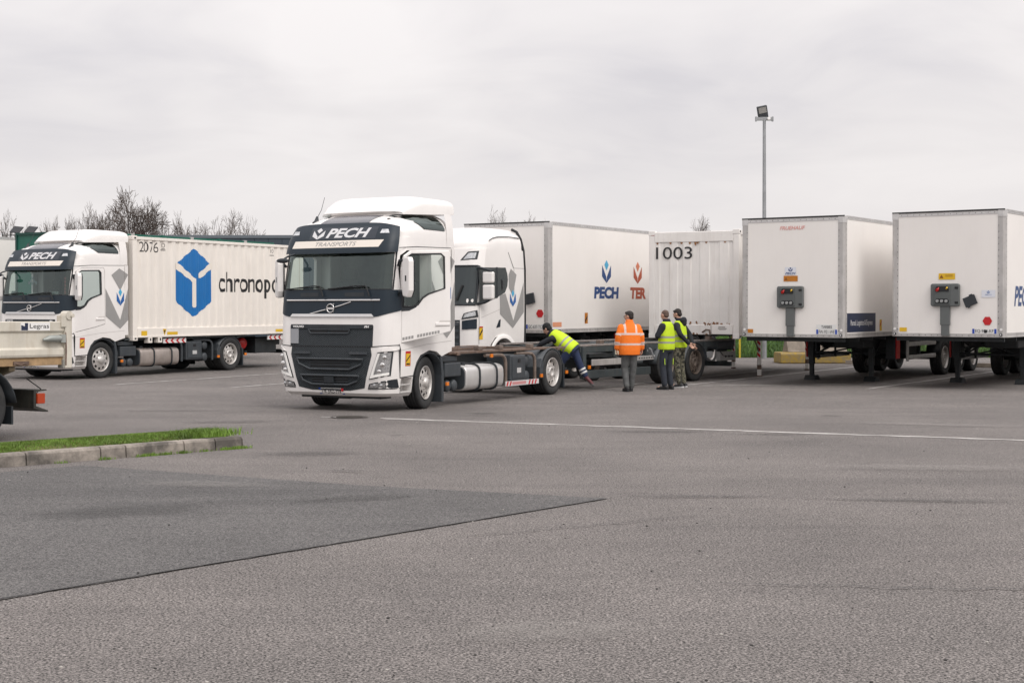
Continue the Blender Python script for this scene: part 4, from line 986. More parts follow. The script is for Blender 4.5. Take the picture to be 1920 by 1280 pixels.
# ------------------------------------------------------------------ tractor unit with the wide mirrors
def scania(x, y, yaw):
    T = vehicle('tractor_unit', 'white tractor unit with grey chevron, parked behind the open-door truck', 'truck', x, y, yaw, 1.3, 4.9)
    K = [(.30, .12, 1.18), (.6, 0.0, 1.235), (1.5, 0.0, 1.25), (2.0, .05, 1.25), (2.8, .20, 1.24), (3.2, .30, 1.225)]
    def s(t, z, off=0.0):
        def raw(t):
            yf, w = interp(K, z); a = min(1, abs(t)); sg = 1 if t >= 0 else -1
            yy = yf + .06 * a * a + .22 * max(0, (a - .76) / .24) ** 2.2
            return Vector((t * w, yy, z)) if abs(t) <= 1 else Vector((sg * w, yy + (abs(t) - 1) * (2.3 - yy), z))
        p = raw(t)
        if off:
            d = raw(t + .02) - raw(t - .02); p = p + Vector((d.y, -d.x, 0)).normalized() * off
        return p
    sx = lambda z: interp(K, z)[1]
    zs = [.3, .4, .6, .9, 1.2, 1.5, 1.75, 2.0, 2.4, 2.8, 3.0, 3.2]; n = len(TS); mb = MB()
    mb.grid(lambda i, j: s(TS[i], zs[j]), n, len(zs), 0, True, True)
    mb.add([s(t, .3) for t in TS], [tuple(range(n))]); mb.add([s(t, 3.2) for t in TS], [tuple(range(n))])
    H = clean(mb, 'cab_body')
    ar = [(.62, -.1), (.66, .75), (.76, .98), (.95, 1.13), (1.27, 1.19), (1.58, 1.13), (1.76, .98), (1.84, .9), (2.6, .93), (2.6, -.1)]
    boolean(H, [clean(MB().prism(ar, 'x', -2, 2), 'tmp')])
    H.data.materials.clear(); H.data.materials.append(white); H.parent = T
    for p in H.data.polygons: p.use_smooth = True; p.material_index = 0
    H.data.set_sharp_from_angle(angle=R(32))
    def rf(i, j, N_=29):
        yy = [.30, .31, .34, .40, .50, .65, .85, 1.1, 1.5, 1.9, 2.18][j]; k = min(1, max(0, (yy - .30) / .95)); th = math.pi * i / (N_ - 1); c, s_ = math.cos(th), math.sin(th)
        zr = 3.20 + .56 * k ** .42; w = 1.225 * min(1, max(.02, (yy - .295) / .35) ** .4)
        return Vector((w * abs(c) ** .62 * (1 if c >= 0 else -1), yy, 3.19 + (zr - 3.19) * abs(s_) ** .62))
    mb = MB().grid(rf, 29, 11); mb.add([rf(i, 10) for i in range(29)], [tuple(range(29))]); obj('roof', mb, white, T)
    pS = lambda nm, pts, off, m, par=T, **k: decal(nm, poly_at(pts), lambda a, b: Vector((sx(b) + off, a, b)), m, par, [.6, 1.2, 1.8], [1.2, 1.5, 2.0, 2.4, 2.8], **k)
    dglass = M('dark_cab_glass', (.035, .045, .048), .08, coat=.3)
    wnd = pS('side_window', [(.24, 2.76), (1.42, 2.78), (1.50, 2.62), (1.52, 2.5), (1.49, 2.34), (1.38, 2.19), (.95, 2.05), (.46, 1.93), (.24, 1.90)], .004, dglass)
    pS('window_pillar', [(.98, 2.78), (1.06, 2.78), (1.06, 2.07), (.98, 2.05)], .008, plast, wnd)
    pS('door_grip', [(1.20, 2.5), (1.28, 2.47), (1.28, 2.25), (1.23, 2.25)], .012, blackr, wnd)
    tl = [(-.93 + 1.86 * i / 24) for i in range(25)]
    mb = MB().grid(lambda i, j: s(tl[i], 1.92 + .86 * j / 6, .006), 25, 7); w2 = obj('windscreen', mb, dglass, T)
    mb = MB()
    for t_ in (-.94, .94): mb.tube([s(t_, 1.90, .01), s(t_, 2.4, .01), s(t_, 2.80, .01)], .03, 6)
    mb.tube([s(q, 1.905, .01) for q in tl], .022, 6); mb.tube([s(q, 2.80, .01) for q in tl], .02, 6); obj('windscreen_seal', mb, plast, w2)
    mb = MB(); mb.tube([s(.6, 2.0, .02), s(.7, 2.35, .02)], .03, 6); obj('wiper', mb, blackr, w2)
    # front: dark grille band and headlamp
    fp = lambda nm, pts, off, m, par=T: decal(nm, poly_at(pts), lambda a, b: s(a / sx(b), b, off), m, par, XC, [1.0, 1.3, 1.6, 1.9])
    g = fp('grille', rect(-.86, .86, .75, 1.55), .004, plast)
    for k in range(5): fp('grille_bar', rect(-.84, .84, .82 + k * .15, .88 + k * .15), .02, greyp, g)
    for sg in (-1, 1):
        h = fp('headlamp', [(sg * a, b) for a, b in [(.90, 1.56), (1.22, 1.62), (1.20, 1.78), (.95, 1.70)]], .018, plast)
        fp('lamp_lens', [(sg * a, b) for a, b in [(.95, 1.60), (1.18, 1.65), (1.17, 1.75), (.98, 1.69)]], .024, lampg, h)
        fp('dark_corner', [(sg * a, b) for a, b in [(.92, 1.33), (1.20, 1.35), (1.20, 1.58), (.92, 1.53)]], .022, navy)
    # roof lamp in its black frame, seams
    fr = lambda nm, pts, off, m, par=T: decal(nm, poly_at(pts), lambda a, b: s(a / sx(b), b, off), m, par, XC, [2.95, 3.05, 3.15])
    r_ = fr('roof_lamp', [(.72, 2.93), (1.12, 2.95), (1.13, 3.15), (.90, 3.13)], .006, plast)
    fr('lamp_lens', [(.80, 2.955), (1.08, 2.98), (1.09, 3.11), (.92, 3.10)], .010, lampg, r_)
    seam = M('seam_shadow', (.10, .10, .10), .7)
    mb = MB(); mb.tube([(1.225, .72, 3.40), (1.20, .90, 3.46), (1.19, 1.15, 3.50), (1.19, 1.6, 3.52), (1.19, 2.15, 3.50)], .012, 6); obj('roof_seam', mb, seam, T)
    pS('panel_seam', [(1.55, 3.15), (1.57, 3.15), (1.80, 2.78), (1.78, 2.76)], .003, seam)
    pS('panel_seam', rect(.24, .252, 1.0, 1.90), .003, seam)
    pS('panel_seam', rect(1.80, 1.81, 2.05, 2.76), .003, seam); pS('panel_seam', [(1.80, 2.77), (2.28, 2.77), (2.28, 2.778), (1.80, 2.778)], .003, seam)
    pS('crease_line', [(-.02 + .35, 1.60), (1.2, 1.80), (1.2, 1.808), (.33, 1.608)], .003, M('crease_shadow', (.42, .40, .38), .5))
    for sg in (1, -1):
        mb = MB().tube([(sg * 1.235, 2.31, .98), (sg * 1.24, 2.315, 1.8), (sg * 1.235, 2.315, 2.76), (sg * 1.215, 2.29, 3.2), (sg * 1.17, 2.235, 3.48), (sg * 1.08, 2.19, 3.66), (sg * .95, 2.18, 3.72)], .036, 8); obj('rear_edge_strip', mb, blackr, T)
    # chevron, emblem, stickers, handle
    pS('chevron', [(1.56, 2.62), (1.66, 2.76), (1.92, 2.62), (1.74, 2.12), (1.56, 2.30)], .004, greyv)
    pS('chevron', [(1.14, 2.12), (1.40, 2.17), (1.76, 1.52), (2.25, 2.44), (2.25, 1.72), (1.74, 1.34), (1.15, 1.68)], .004, greyv)
    for pl, m in zip(emblem(1.74, 2.06, .27, .40), (bluev, bluev, cyanv)): pS('emblem', pl, .007, m)
    st = pS('warning_sticker', rect(.25, .40, 1.10, 1.40), .004, yel); pS('sticker_mark', [(.26, 1.22), (.39, 1.36), (.39, 1.30), (.26, 1.16)], .006, blk, st); pS('sticker_mark', rect(.25, .40, 1.37, 1.40), .006, redr, st)
    pS('door_handle', [(.98, 1.36), (1.16, 1.38), (1.18, 1.56), (1.10, 1.54)], .006, navy)
    for sg in (-1, 1):
        mb = MB(); N_ = 17
        def fl(i, j): a = math.pi * (.08 + .80 * i / (N_ - 1)); r = (.56, .66, .66, .56)[j]; return Vector((sg * (1.14, 1.262, 1.275, 1.275)[j], 1.3 - r * math.cos(a), .55 + r * math.sin(a)))
        mb.grid(fl, N_, 4); obj('wheel_arch', mb, white, T)
        wheel(T, sg * 1.16, 1.3, sg, 'front'); wheel(T, sg * 1.22, 4.9, sg, 'rear', True)
        for z0, z1 in ((2.02, 2.36), (2.40, 2.66)):
            mb = MB().box(sg * 1.47 - .14, sg * 1.47 + .14, .24, .36, z0, z1); o = obj('mirror', mb, white, T, .04, 3)
            mb = MB().box(sg * 1.47 - .12, sg * 1.47 + .12, .36, .37, z0 + .02, z1 - .02); obj('mirror_glass', mb, M('mirror_dark', (.03, .035, .04), .08, metal=.4), o)
        obj('mirror_arm', MB().tube([(sg * 1.2, .25, 2.76), (sg * 1.4, .26, 2.72), (sg * 1.58, .28, 2.66)], .03, 8), plast, T); obj('mirror_arm', MB().tube([(sg * 1.2, .25, 1.92), (sg * 1.38, .28, 1.96), (sg * 1.5, .30, 2.02)], .035, 8), plast, T)
    mb = MB()
    for sg in (-1, 1): mb.box(sg * .42 - .04, sg * .42 + .04, .8, 5.6, .60, .88)
    mb.cyl((-.95, 4.9, RW), (.95, 4.9, RW), .11).box(-.42, .42, .8, 2.2, .5, 1.0).box(-.45, .45, 4.3, 5.0, .90, 1.08).cyl((-.95, 1.3, RW), (.95, 1.3, RW), .07)
    obj('chassis_frame', mb, chas, T, .01)
    mb = MB().box(.65, 1.2, 2.4, 3.9, .30, .85).box(-1.2, -.65, 2.4, 3.9, .30, .85); obj('fuel_tank', mb, tankd, T, .06, 3)
    for sg in (-1, 1):
        mb = MB(); N_ = 13
        mb.grid(lambda i, j: Vector((sg * (.62 + .6 * j), 4.9 - .55 * math.cos(math.pi * i / 12), .46 + .53 * math.sin(math.pi * i / 12))), N_, 2); o = obj('rear_mudguard', mb, greyp, T); q = o.modifiers.new('s', 'SOLIDIFY'); q.thickness = .02
    mb = MB(); mb.tube([(.2, 2.35, 1.6), (.25, 2.7, 1.2), (.3, 3.1, 1.3), (.3, 3.35, 1.6)], .02, 6).tube([(-.2, 2.35, 1.6), (-.15, 2.8, 1.1), (.0, 3.2, 1.3), (.0, 3.35, 1.6)], .02, 6); obj('air_hose', mb, blackr, T)
    return T
# ------------------------------------------------------------------ box semi-trailers
def rivets(pts, nrm, r, par):
    mb = MB(); n = Vector(nrm)
    for p in pts: mb.cyl(Vector(p), Vector(p) + n * .005, r, r * .7, 6, 0)
    return obj('rivet_row', mb, M('rivet_dark', (.06, .06, .06), .5), par, kind='stuff')
def box_trailer(label, x, y, yaw, zf, t, L, axles, W=1.27, legs=True, group=None, dz=0.0, wall=None, front_mat=None):
    T = vehicle('semi_trailer', label, 'trailer', x, y, yaw, .5, axles[0], group, dz)
    wall = wall or grp; zt = zf + t
    mb = MB().box(-W + .10, W - .10, -.004, .05, zf + .06, zt - .07); obj('front_panel', mb, front_mat or wall, T)
    for sg in (-1, 1):
        mb = MB().box(sg * W - .025, sg * W + .0, .10, L - .1, zf + .10, zt - .07) if sg > 0 else MB().box(-W, -W + .025, .10, L - .1, zf + .10, zt - .07)
        obj('side_panel', mb, wall, T)
        # corner posts: rounded aluminium
        for yy, s2 in ((0, 1), (L, -1)):
            pf = [(sg * (W - .15), yy - s2 * .010), (sg * (W - .04), yy - s2 * .010), (sg * (W + .003), yy + s2 * .02), (sg * (W + .010), yy + s2 * .06), (sg * (W + .010), yy + s2 * .13), (sg * (W - .03), yy + s2 * .13), (sg * (W - .15), yy + s2 * .06)]
            mb = MB().prism(pf, 'z', zf, zt - .03); p = obj('corner_post', mb, alud, T)
            mb = MB().prism([(a + sg * .006 * (1 if abs(a) > W - .05 else 0), b - s2 * (.006 if abs(b - yy) < .03 else 0)) for a, b in pf], 'z', zt - .16, zt - .01); obj('corner_cap', mb, alu, p)
        mb = MB().box(sg * W - .03, sg * W + .012, .13, L - .13, zt - .075, zt).box(sg * W - .01, sg * W + .018, .13, L - .13, zt - .015, zt + .004); obj('top_rail', mb, alu, T)
        mb = MB().box(sg * W - .03, sg * W + .012, .13, L - .13, zf, zf + .10).box(sg * W - .03, sg * W + .022, .13, L - .13, zf - .004, zf + .016); obj('bottom_rail', mb, alud, T)
        if sg > 0:
            rivets([(W + .012, .2 + i * .09, zt - .045) for i in range(int(min(L, 9) / .09) - 3)], (1, 0, 0), .011, T)
            rivets([(W + .012, .2 + i * .09, zf + .06) for i in range(int(min(L, 9) / .09) - 3)], (1, 0, 0), .010, T)
            rivets([(W + .010, .10, zf + .2 + i * .12) for i in range(int(t / .12) - 2)], (1, 0, 0), .009, T)
        rivets([(sg * (W - .13), -.010, zf + .16 + i * .135) for i in range(int(t / .135) - 2)], (0, -1, 0), .011, T)
    mb = MB().box(-W + .15, W - .15, -.012, .06, zt - .10, zt - .03); obj('front_top_rail', mb, alu, T); obj('roof_gasket', MB().box(-W + .0, W - .0, -.020, .02, zt - .016, zt + .010), blackr, T)
    mb = MB().box(-W + .15, W - .15, -.012, .06, zf, zf + .075); obj('front_bottom_rail', mb, alud, T)
    rivets([(-W + .22 + i * .14, -.012, zt - .065) for i in range(16)], (0, -1, 0), .010, T)
    rivets([(-W + .22 + i * .14, -.012, zf + .035) for i in range(16)], (0, -1, 0), .010, T)
    mb = MB().box(-W, W, 0, L, zt - .02, zt - .004).box(-W + .02, W - .02, .06, L - .06, zf, zf + .03); obj('roof', mb, white3, T)
    mb = MB().box(-W + .1, W - .1, L - .03, L, zf + .05, zt - .05); obj('rear_door', mb, wall, T)
    # bumpers at the front lower corners
    for sg in (-1, 1):
        mb = MB().cyl((sg * (W - .07), -.014, zf + .06), (sg * (W - .07), -.05, zf + .06), .032, n=14); b = obj('front_marker', mb, plast, T)
        mb = MB().cyl((sg * (W - .07), -.046, zf + .06), (sg * (W - .07), -.053, zf + .06), .016, n=12); obj('lens', mb, whv, b)
        mb = MB().cyl((sg * (W - .07), -.012, zf + .17), (sg * (W - .07), -.022, zf + .17), .03, n=14); obj('white_reflector', mb, whv, T)
    # running gear
    mb = MB()
    for sg in (-1, 1):
        mb.box(sg * .55 - .05, sg * .55 + .05, .9, 2.7, zf - .12, zf - .005)
        mb.prism([(2.7, zf - .12), (3.4, zf - .32), (3.4, zf - .005), (2.7, zf - .005)], 'x', sg * .55 - .05, sg * .55 + .05)
        mb.box(sg * .55 - .05, sg * .55 + .05, 3.4, L - .2, zf - .32, zf - .005)
        mb.box(sg * .55 - .09, sg * .55 + .09, 3.4, L - .2, zf - .34, zf - .32)
    yy = .15
    while yy < L: mb.box(-W + .05, W - .05, yy, yy + .05, zf - .10, zf - .003); yy += .9
    mb.box(-.9, .9, .3, 1.9, zf - .05, zf - .012)
    for a in axles: mb.cyl((-1.0, a, RW), (1.0, a, RW), .07, n=12)
    for a in axles:
        for sg in (-1, 1): mb.box(sg * .55 - .05, sg * .55 + .05, a - .45, a - .25, RW, zf - .3)
    obj('chassis_frame', mb, chas, T)
    for a in axles:
        for sg in (-1, 1): wheel(T, sg * 1.24, a, sg, 'rear', False, 0, steelw)
        for sg in (-1, 1):
            mb = MB(); mb.grid(lambda i, j: Vector((sg * (.86 + .38 * j), a - .54 * math.cos(math.pi * (.1 + .8 * i / 10)), .46 + .52 * math.sin(math.pi * (.1 + .8 * i / 10)))), 11, 2)
            o = obj('mudguard', mb, plast, T); q = o.modifiers.new('s', 'SOLIDIFY'); q.thickness = .02
    for sg in (-1, 1):
        if legs:
            ly = 3.1
            mb = MB().box(sg * .78 - .065, sg * .78 + .065, ly - .065, ly + .065, .40, zf - .06).box(sg * .78 - .05, sg * .78 + .05, ly - .05, ly + .05, .06, .42)
            lg = obj('landing_leg', mb, chas, T, .006)
            mb = MB().prism([(ly - .17, 0), (ly + .17, 0), (ly + .15, .04), (ly + .07, .12), (ly - .07, .12), (ly - .15, .04)], 'x', sg * .78 - .15, sg * .78 + .15); obj('foot', mb, chas, lg, .006)
            mb = MB().tube([(sg * .78, ly + .06, .55), (sg * .60, ly + 1.15, zf - .15)], .025, 6).tube([(sg * .74, ly, .62), (-sg * .1, ly, zf - .1)], .022, 6); obj('brace', mb, chas, lg)
        # extinguisher box with red cover
        mb = MB().box(sg * 1.03 - .13, sg * 1.03 + .13, 3.75, 3.98, zf - .62, zf - .04); bx = obj('extinguisher_box', mb, plast, T, .02)
        mb = MB().box(sg * 1.185 - .02, sg * 1.185 + .02, 3.74, 3.99, zf - .60, zf - .06); obj('box_cover', mb, red, bx, .015)
        # aluminium side guards
        for z_ in (.50, .84):
            mb = MB().box(sg * 1.20 - .02, sg * 1.20 + .015, 4.6, axles[0] - .75, z_, z_ + .11).box(sg * 1.20 - .02, sg * 1.20 + .024, 4.6, axles[0] - .75, z_ + .045, z_ + .065); obj('side_guard', mb, alu, T, .006)
        mb = MB().box(sg * 1.20 - .03, sg * 1.20 + .02, 4.52, 4.62, .46, .98); obj('side_guard_end', mb, alud, T, .01)
        mb = MB().box(sg * 1.15 - .02, sg * 1.15 + .02, 5.6, 5.66, .5, zf); obj('guard_bracket', mb, chas, T)
    mb = MB().tube([(-.78, 3.1, .70), (.78, 3.1, .70)], .03, 8).tube([(-.78, 3.1, .60), (.55, 4.2, .95)], .02, 6).tube([(.78, 3.1, .60), (-.55, 4.2, .95)], .02, 6); obj('cross_shaft', mb, chas, T)
    obj('air_tank', MB().box(.1, .9, 2.3, 2.9, zf - .30, zf - .10), chas, T, .03); obj('pallet_rack', MB().box(-.2, 1.0, 5.0, 5.9, .60, 1.0), chas, T, .03)
    return T
def service_box(T, zf, flap=None):
    f = -.006
    pg = M('service_box_grey', (.115, .125, .125), .5, var=.1)
    mb = MB().prism([(-.32, .68), (.27, .68), (.30, .71), (.30, 1.16), (.27, 1.19), (-.32, 1.19), (-.35, 1.16), (-.35, .71)], 'y', f - .09, f); mb.v = [(a, b, c + zf) for a, b, c in mb.v]
    b = obj('connection_box', mb, pg, T, .02, 3)
    mb = MB().box(-.28, .10, f - .11, f - .085, zf + .72, zf + 1.15); obj('box_face', mb, M('service_box_face', (.09, .10, .10), .5), b, .012)
    for z0, z1 in ((1.01, 1.13), (.755, .855)):
        mb = MB().prism([(-.23, z0), (.07, z0), (.08, z0 + .05), (.04, z1), (-.20, z1), (-.24, z0 + .05)], 'y', f - .118, f - .108); mb.v = [(a, q, c + zf) for a, q, c in mb.v]; obj('socket_recess', mb, blackr, b)
    mb = MB().cyl((-.18, f - .118, zf + 1.05), (-.18, f - .16, zf + 1.04), .035, .03, 12).cyl((-.15, f - .118, zf + 1.10), (-.16, f - .15, zf + 1.05), .015, n=8); obj('red_coupling', mb, red, b)
    mb = MB().cyl((.02, f - .118, zf + 1.07), (.05, f - .15, zf + 1.10), .018, n=8); obj('yellow_coupling', mb, yel, b)
    for xx in (-.18, -.08, .02): mb = MB().cyl((xx, f - .118, zf + .80), (xx, f - .14, zf + .80), .034, n=12); obj('socket', mb, M('socket_grey', (.30, .31, .31), .5), b)
    for z_ in (.76, 1.09): mb = MB().box(.20, .28, f - .10, f - .085, zf + z_ - .02, zf + z_ + .03); obj('clip', mb, blackr, b, .008)
    mb = MB().box(-.14, .08, f - .06, f, zf + .26, zf + .68).box(-.12, .06, f - .055, f - .002, zf + .02, zf + .26); obj('cable_duct', mb, pg, T, .008)
    if flap:
        mb = MB().box(-.14, .14, -.03, .0, -.11, .11).box(.02, .10, -.035, .0, .10, .135).box(-.10, -.04, -.035, 0, -.135, -.10); o = obj('hanging_flap', mb, M('flap_black', (.025, .03, .036), .5), T, .01)
        o.location = (flap[0], f - .03, zf + flap[1]); o.rotation_euler = (0, R(-22), 0)
def hexagon(cx, cz, r): return [(cx + r * math.cos(R(60 * k)), cz + r * math.sin(R(60 * k)) * 1.0) for k in range(6)]
# ------------------------------------------------------------------ steel swap bodies
def corr(a, p=.31, d=.032):
    q = (a / p) % 1.0
    if q < .36: return 0.0
    if q < .50: return -d * (q - .36) / .14
    if q < .86: return -d
    return -d * (1 - (q - .86) / .14)
def corr_breaks(a0, a1, p=.31):
    out = []; k = math.floor(a0 / p)
    while k * p < a1:
        for q in (0, .36, .5, .86):
            v = (k + q) * p
            if a0 < v < a1: out.append(v)
        k += 1
    return out
def swap_body(name, label, T, L, W, t, wall, post=.16, sill=.27, head=.12, front=None, grp_=None):
    T['label'] = label; T['category'] = 'container'
    if grp_: T['group'] = grp_
    def cwall(fn, a0, a1, b0, b1, d, per):
        br = [a0] + corr_breaks(a0, a1, per) + [a1]; mb = MB()
        mb.grid(lambda i, j: fn(br[i], (b0, b1)[j], corr(br[i], per, d)), len(br), 2, 0, False); return mb
    for sg in (1, -1):
        o = obj('side_wall', cwall(lambda a, b, c: Vector((sg * (W - .015 + c), a, b)), post, L - post, sill - .02, t - head + .02, .032, .31), wall, T); q = o.modifiers.new('s', 'SOLIDIFY'); q.thickness = .004
        mb = MB().box(sg * W - .05, sg * W + (.002 if sg > 0 else .05), post, L - post, t - head, t - .02) if sg > 0 else MB().box(-W - .002, -W + .05, post, L - post, t - head, t - .02)
        obj('top_rail', mb, wall, T, .01)
        x0, x1 = (W - .06, W + .002) if sg > 0 else (-W - .002, -W + .06)
        mb = MB().box(x0, x1, post, L - post, .05, sill).box(min(x0, x1 - .0) if sg < 0 else x1 - .02, x1 + .012 if sg > 0 else x0 + .02, post, L - post, .02, .07); obj('bottom_rail', mb, wall, T, .008)
    for yy, s2 in ((0, 1), (L, -1)):
        y0, y1 = (0, post) if s2 > 0 else (L - post, L)
        for sg in (1, -1):
            x0, x1 = (W - post, W) if sg > 0 else (-W, -W + post)
            mb = MB().box(x0, x1, y0, y1, .0, t - .12); p = obj('corner_post', mb, wall, T, .015)
            for zc0, zc1 in ((-.06, .06), (t - .12, t)):
                mb = MB().box(x0 - .006, x1 + .006, y0 - .006, y1 + .006, zc0, zc1); c = obj('corner_casting', mb, wall, T, .012)
                xx = W + .007 if sg > 0 else -W - .007
                decal('casting_hole', poly_at([((y0 + y1) / 2 - .035, (zc0 + zc1) / 2 - .022), ((y0 + y1) / 2 + .035, (zc0 + zc1) / 2 - .022), ((y0 + y1) / 2 + .035, (zc0 + zc1) / 2 + .022), ((y0 + y1) / 2 - .035, (zc0 + zc1) / 2 + .022)]), fx(xx + (.002 if sg > 0 else -.002)), blackr, c)
        dd = .012 if s2 > 0 else L - .012
        if front and s2 > 0: front(T)
        else:
            o = obj('end_wall', cwall(lambda a, b, c: Vector((a, dd - s2 * c, b)), -W + post, W - post, .15, t - .1, .03, .25), wall, T)
            mb = MB().box(-W + post, W - post, min(yy, yy + s2 * .1), max(yy, yy + s2 * .1), .02, .2).box(-W + post, W - post, min(yy, yy + s2 * .1), max(yy, yy + s2 * .1), t - .15, t - .02); obj('end_rail', mb, wall, T, .01)
    mb = MB().box(-W + .05, W - .05, .06, L - .06, t - .05, t - .03); obj('roof', mb, wall, T)
    mb = MB().box(-W + .06, W - .06, .08, L - .08, .08, .12)
    yy = .5
    while yy < L - .3: mb.box(-W + .06, W - .06, yy, yy + .08, .0, .08); yy += .6
    obj('floor', mb, chas, T)
    return T
def on_side(W, off): return lambda a, b: Vector((W - .015 + corr(a) + off, a, b))
def sub_thing(name, base, yloc, z):
    """a thing standing on a vehicle: own top-level Empty at the vehicle's attitude"""
    o = bpy.data.objects.new(name, None); COL.objects.link(o); o.empty_display_size = .3
    o.matrix_world = base.matrix_world @ Matrix.Translation((0, yloc, z)); return o

# ================================================================== the vehicles in the yard
truck = volvo('truck', 'white truck with navy front and its door standing open, empty chassis', -3.25, 24.99, -27.9, True, 10, 'FV-342-PH', 'white trucks with navy fronts', tankm, False)
truck2 = volvo('truck', 'white truck with navy front carrying container 2076, door closed', -12.33, 36.1, -28.5, False, 0, 'DS-155-LC', 'white trucks with navy fronts', tankd, True)
# dashboard clutter behind the windscreen of the loaded truck
mb = MB(); rnd = random.Random(4)
for px, pz, s in ((-.25, 2.15, .05), (-.1, 2.17, .06), (.02, 2.14, .05), (.62, 2.17, .10), (-.85, 2.2, .08)): mb.box(px - s, px + s, .36, .42, pz - s * .6, pz + s * .7)
obj('dash_ornament', mb, M('pale_ornament', (.6, .62, .62), .6), truck2, .02)
mb = MB()
for px, pz in ((-.12, 2.58), (-.18, 2.50), (-.06, 2.50), (-.24, 2.46), (-.12, 2.44), (0, 2.46)): mb.box(px - .03, px + .03, .33, .335, pz - .035, pz + .035)
obj('pennant', mb, M('pale_pennant', (.62, .66, .72), .7), truck2)
fpoly('sun_strip', [(-.78, 2.70), (-.30, 2.70), (-.30, 2.775), (-.78, 2.775)], -.03, M('green_strip', (.10, .30, .26), .5), truck2)
mb = MB()
for k in range(5): mb.ell((.93, .42, 2.2 + k * .09), (.035, .02, .045))
obj('hanging_charm', mb, M('red_charm', (.35, .10, .09), .7), truck2)

tract = scania(-1.95, 33.2, -31.1)

cont = sub_thing('swap_body', truck2, 2.50, 1.0)
swap_body('swap_body', 'cream steel container numbered 2076 with large blue box emblem, on a truck', cont, 7.45, 1.25, 2.73, white2, head=.10, grp_='steel swap bodies')
os_ = on_side(1.25, .004); cb = corr_breaks(.1, 7.4)
decal('number', text_at('2076', .27, .98, 2.31, 2.58, 0, -.008), os_, blk, cont, cb)
decal('container_code', text_at('IO', 1.13, 1.24, 2.45, 2.57, 0, -.01), os_, blk, cont, cb)
decal('container_code', poly_at(rect(1.10, 1.26, 2.37, 2.39), rect(1.13, 1.24, 2.41, 2.425)), os_, blk, cont, cb)
decal('container_code', text_at('IO', 5.86, 5.97, 2.45, 2.57, 0, -.01), os_, blk, cont, cb)
decal('container_code', poly_at(rect(5.83, 5.99, 2.37, 2.39)), os_, blk, cont, cb)
hexl = [(2.43, 2.46), (2.52, 2.42), (3.07, 2.08), (3.13, 1.98), (3.14, 1.0), (3.08, .93), (2.50, .60), (2.40, .57), (2.30, .61), (1.75, .95), (1.70, 1.04), (1.70, 1.93), (1.76, 2.06), (2.34, 2.42)]
bx = decal('blue_emblem', poly_at(hexl), os_, chrb, cont, cb)
os2 = on_side(1.25, .008)
decal('emblem_line', poly_at([(1.66, 2.03), (1.76, 2.06), (2.50, 1.62), (2.50, .86), (2.47, .82), (2.40, .82), (2.37, .86), (2.37, 1.53), (1.66, 1.90)], [(3.18, 1.93), (2.72, 1.65), (2.63, 1.65), (2.60, 1.73), (2.66, 1.80), (3.10, 2.07), (3.18, 2.05)]), os2, cream, bx, cb)
decal('lettering', text_at('chronopost', 3.47, 6.78, 1.08, 1.84, 0, .014), os_, blk, cont, cb)
dW = lambda a, b: Vector((1.258, a, b))
for a0, a1, b0, b1 in ((.30, .52, .07, .20), (1.30, 1.72, .08, .16), (6.05, 6.55, .08, .16)): decal('yellow_label', poly_at(rect(a0, a1, b0, b1)), dW, yel, cont)
for a in (1.20, 6.62):
    tr = decal('warning_label', poly_at([(a - .07, .24), (a + .07, .24), (a, .06)]), dW, yel, cont); decal('label_mark', poly_at([(a - .035, .21), (a + .035, .21), (a, .11)]), lambda x_, z_: Vector((1.260, x_, z_)), blk, tr)
for a in (.62, 1.0, 6.72, 7.05):
    mb = MB().box(1.10, 1.262, a - .06, a + .10, -.13, .06); f_ = obj('lifting_lug', mb, white2, cont, .012)
    decal('casting_hole', poly_at(rect(a - .0, a + .05, -.07, 0.0)), fx(1.265), blackr, f_)
for a in (1.22, 5.75):
    mb = MB().box(1.16, 1.19, a, a + .92, -.15, -.02); r_ = obj('chevron_bar', mb, whv, truck2, .004); r_.location = (0, 2.5, 1.0)
    for k in range(4):
        q = a + .06 + k * .22; decal('red_chevron', poly_at([(q + .08, -.147), (q + .16, -.147), (q + .08, -.085), (q + .16, -.023), (q + .08, -.023), (q, -.085)]), fx(1.193), redr, r_)
mb = MB().cyl((.55, 7.6, .75), (.85, 7.45, .75), .17, n=18).ell((.85, 7.45, .75), (.08, .15, .17)); obj('red_air_vessel', mb, red, truck2)

# ---- trailers
dF = lambda zf: (lambda o: (lambda a, b: Vector((a, -.012 - o, zf + b))))
A = box_trailer('white box trailer with a dark blue panel low on its side, beside container 1003', 6.53, 33.17, -34.2, 1.145, 2.79, 11.6, (7.55, 8.86, 10.17), group='parked box trailers')
service_box(A, 1.145); q = dF(1.145)
decal('maker_lettering', text_at('FRUEHAUF', -.31, .32, 2.50, 2.585, .25, .02), q(0), M('faded_red', (.72, .36, .33), .6), A)
pk = decal('company_sticker', poly_at(rect(-.18, .10, 1.45, 1.63)), q(0), M('pale_sticker', (.70, .72, .78), .5), A)
for pl in emblem(-.04, 1.575, .10, .10): decal('emblem', poly_at(pl), q(.003), blued, pk)
decal('sticker_lettering', text_at('PECH', -.17, .09, 1.462, 1.51, .3, .03), q(.003), blued, pk)
sk = decal('warning_sticker', poly_at(rect(-.21, .14, 1.30, 1.43)), q(0), orst, A)
decal('sticker_mark', poly_at([(-.19, 1.33), (-.11, 1.33), (-.15, 1.40)]), q(.003), M('brown_print', (.25, .08, .01), .6), sk)
decal('orange_reflector', poly_at(rect(-1.12, -.98, .09, .18)), q(.002), orst, A)
plate(A, q, .60, .08, .50, .105, 'FW-921-WE')
pn = decal('city_plate', poly_at(rect(.60, 1.08, .19, .30)), q(0), plw, A); decal('plate_lettering', text_at('TARBES', .72, .98, .215, .28, 0, .01), q(.003), blk, pn)
